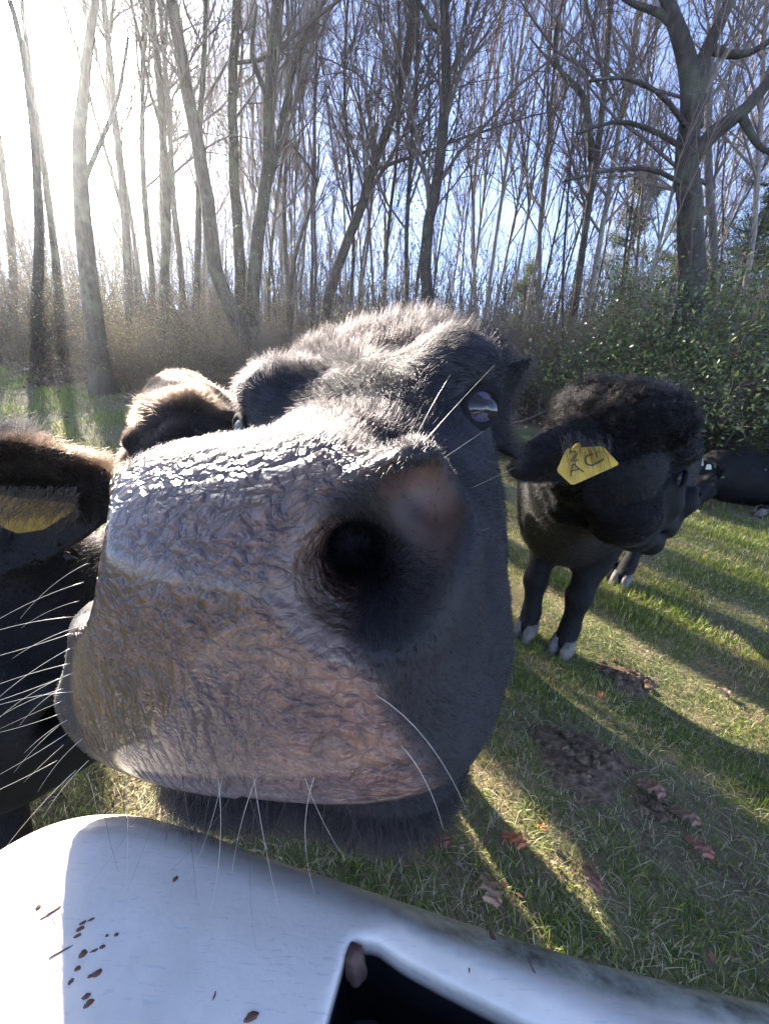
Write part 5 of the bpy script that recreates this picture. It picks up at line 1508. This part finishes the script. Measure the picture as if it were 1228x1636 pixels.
for px in (600, 640, 690, 730, 770, 800, 835, 870, 905, 940, 965, 1000, 1030, 1070): put(int(rg.integers(2, 4)), px + rg.uniform(-12, 12), rg.uniform(7.4, 9.2), rg.uniform(0.70, 1.05))
for px in (620, 680, 740, 790, 850, 900, 960, 1010, 1060, 1120, 1180): put(int(rg.integers(2, 5)), px + rg.uniform(-12, 12), rg.uniform(9.5, 13), rg.uniform(1.1, 1.6))
for px in (980, 1030, 1080, 1130, 1170, 1205): put(4, px, rg.uniform(6.0, 6.6), rg.uniform(0.5, 0.8))
for px in (195, 225, 250, 285, 310, 345, 370, 405, 440, 490, 530): put(int([4, 2, 4, 3, 4][rg.integers(0, 5)]), px + rg.uniform(-12, 12), rg.uniform(7.6, 9.5), rg.uniform(0.6, 0.95))
for px in range(-40, 620, 36): put(int([4, 4, 2, 4, 3][rg.integers(0, 5)]), px + rg.uniform(-14, 14), rg.uniform(10, 16), rg.uniform(0.9, 1.5))

# pines beyond the thicket
def pine(px, D, H, seed, lab):
    rg = np.random.default_rng(seed)
    az = math.atan2(*ray(px, 500)[:2]); x, y = D * math.sin(az), D * math.cos(az); z = float(ground_z(x, y))
    root = empty('pine_tree', (x, y, z), lab, 'pine tree', 'pines beyond the thicket')
    tb = MeshBuf(); tube(tb, wander((x, y, z - 0.1), (0, 0, 1), H, 10, 0.02, 0.02, rg), np.linspace(0.09, 0.02, 10), 8)
    tb.build('trunk', root, BARK_DARK)
    bb = MeshBuf(); C = []
    for i in range(90):
        h = rg.uniform(0.25, 1.0); L = (1.08 - h) * H * 0.30 + 0.15; a = rg.uniform(0, 6.28)
        Q = wander((x, y, z + h * H), (math.cos(a), math.sin(a), 0.25), L, 6, 0.10, 0.03, rg)
        tube(bb, Q, np.linspace(0.015, 0.004, 6), 4)
        for q in Q[2:]: C.append(q + rg.normal(0, 0.10, (46, 3)) * [1, 1, 0.6])
    bb.build('branches', root, TWIG, False)
    C = np.concatenate(C)
    n = len(C); d = rg.normal(0, 1, (n, 3)); d[:, 2] += 0.8; d /= np.linalg.norm(d, axis=1)[:, None]; s = np.cross(d, rg.normal(0, 1, (n, 3))); s /= np.linalg.norm(s, axis=1)[:, None]
    l = rg.uniform(0.07, 0.13, (n, 1)); V = np.stack([C - s * 0.006, C + s * 0.006, C + d * l], 1).reshape(-1, 3)
    c = np.array([[0.075, 0.105, 0.035], [0.11, 0.13, 0.05], [0.05, 0.08, 0.03]])[rg.integers(0, 3, n)]
    mesh_np('needles', V, np.arange(n * 3).reshape(-1, 3), root, OLLEAF, False, colors=dict(tint=np.repeat(c, 3, 0)))
pine(985, 15, 5.6, 301, 'small pine showing above the brush left of the oak')
pine(1160, 13, 5.4, 302, 'pine whose tip shows between the oak and the right edge')
pine(1060, 18, 5.8, 303, 'distant pine partly behind the oak trunk')
pine(835, 20, 4.4, 304, 'low pine at the foot of the pale poplars')
pine(1215, 14, 5.6, 305, 'pine cut by the right edge of the photo')

# far wood as one mass
rg = np.random.default_rng(77)
fb = MeshBuf()
for i in range(3200):
    az = math.radians(rg.uniform(-68, 66)); D = rg.uniform(19, 52); x, y = D * math.sin(az), D * math.cos(az); z = float(ground_z(x, y))
    H = D * math.tan(math.radians(rg.uniform(5, 15))); r = rg.uniform(0.02, 0.07)
    Q = wander((x, y, z - 0.3), (rg.normal(0, .08), rg.normal(0, .08), 1), H, 6, 0.05, 0.03, rg); tube(fb, Q, np.linspace(r, r * 0.2, 6), 4)
    for k in range(14):
        i2 = int(rg.integers(1, 6)); Q2 = wander(Q[i2], (rg.normal(0, .6), rg.normal(0, .6), 0.9), rg.uniform(0.6, 2.4), 3, 0.15, 0.03, rg)
        tube(fb, Q2, [0.012, 0.008, 0.003], 3)
fw_ = fb.build('far_wood', None, BARK_DARK, False); tag(fw_, kind='stuff')
n = 26000
az = np.radians(rg.uniform(-68, 66, n)); D = rg.uniform(15, 45, n); x, y = D * np.sin(az), D * np.cos(az)
C = np.stack([x, y, ground_z(x, y) + rg.exponential(0.35, n) + 0.05], 1)
V, F, c = leaflets('u', C, rg.uniform(0.03, 0.09, n) * (D / 25), np.concatenate([OLIVE, RUSTY, EVERG]) * 0.42, rg, LITTERM, 1.2)
tag(mesh_np('undergrowth', V, F, None, OLLEAF, False, colors=dict(tint=c)), kind='stuff')

# fallen branches and brambles on the floor of the wood
def fallen(px, D, L, r, ang, seed, lab):
    rg = np.random.default_rng(seed)
    az = math.atan2(*ray(px, 600)[:2]); p = np.array([D * math.sin(az), D * math.cos(az), 0]); p[2] = float(ground_z(p[0], p[1])) + 0.04
    Q = wander(p, (math.cos(ang), math.sin(ang), 0.10), L, 10, 0.14, 0.0, rg)
    b = MeshBuf(); R = np.linspace(r, r * 0.25, 10); tube(b, Q, R, 6)
    grow(b, Q, R, rg, 1, 0.6, 0.9, maxlev=3, minr=0.002)
    tag(b.build('fallen_branch', None, BARK_PALE if seed % 2 else BARK_GREY, False), lab, 'branch', 'fallen branches at the wood edge')
for a in [(830, 6.6, 1.5, 0.016, 0.2, 1, 'pale dead branch reaching out between the two largest cows'), (1120, 5.7, 1.1, 0.014, 2.6, 2, 'bare grey branch lying in front of the oak bushes'),
          (1165, 5.3, 0.9, 0.012, 0.9, 3, 'pale twiggy branch above the back of the lying cow'), (1205, 5.2, 1.2, 0.016, 2.0, 4, 'grey forked branch low at the right edge'),
          (245, 6.7, 1.2, 0.015, 0.4, 5, 'pale branch on the leaf litter right of the stout dark tree'), (90, 7.6, 1.3, 0.015, 2.9, 6, 'grey branch on the leaf litter left of the stout dark tree'),
          (330, 7.0, 1.4, 0.018, 1.0, 7, 'pale branch leaning among the brush behind the fuzzy brown cow')]: fallen(*a)
# ---------------------------------------------------------------- thin scattering volume added to stand in for lens glare
hv = MeshBuf()
x0, x1, y0, y1, z0, z1 = -62, 62, -30, 66, -2.0, 19.0
Vh = np.array([[x, y, z] for x in (x0, x1) for y in (y0, y1) for z in (z0, z1)], float)
Fh = np.array([[0, 1, 3, 2], [4, 6, 7, 5], [0, 4, 5, 1], [2, 3, 7, 6], [0, 2, 6, 4], [1, 5, 7, 3]])
HM = bpy.data.materials.new('glare_haze_air'); HM.use_nodes = True; HM.node_tree.nodes.clear()
ho_ = HM.node_tree.nodes.new('ShaderNodeOutputMaterial'); hp_ = HM.node_tree.nodes.new('ShaderNodeVolumePrincipled')
hp_.inputs['Color'].default_value = (0.95, 0.97, 1.0, 1); hp_.inputs['Density'].default_value = 0.0016; hp_.inputs['Anisotropy'].default_value = 0.75
HM.node_tree.links.new(hp_.outputs[0], ho_.inputs['Volume'])
tag(mesh_np('glare_haze', Vh, Fh, None, HM, False), kind='stuff')
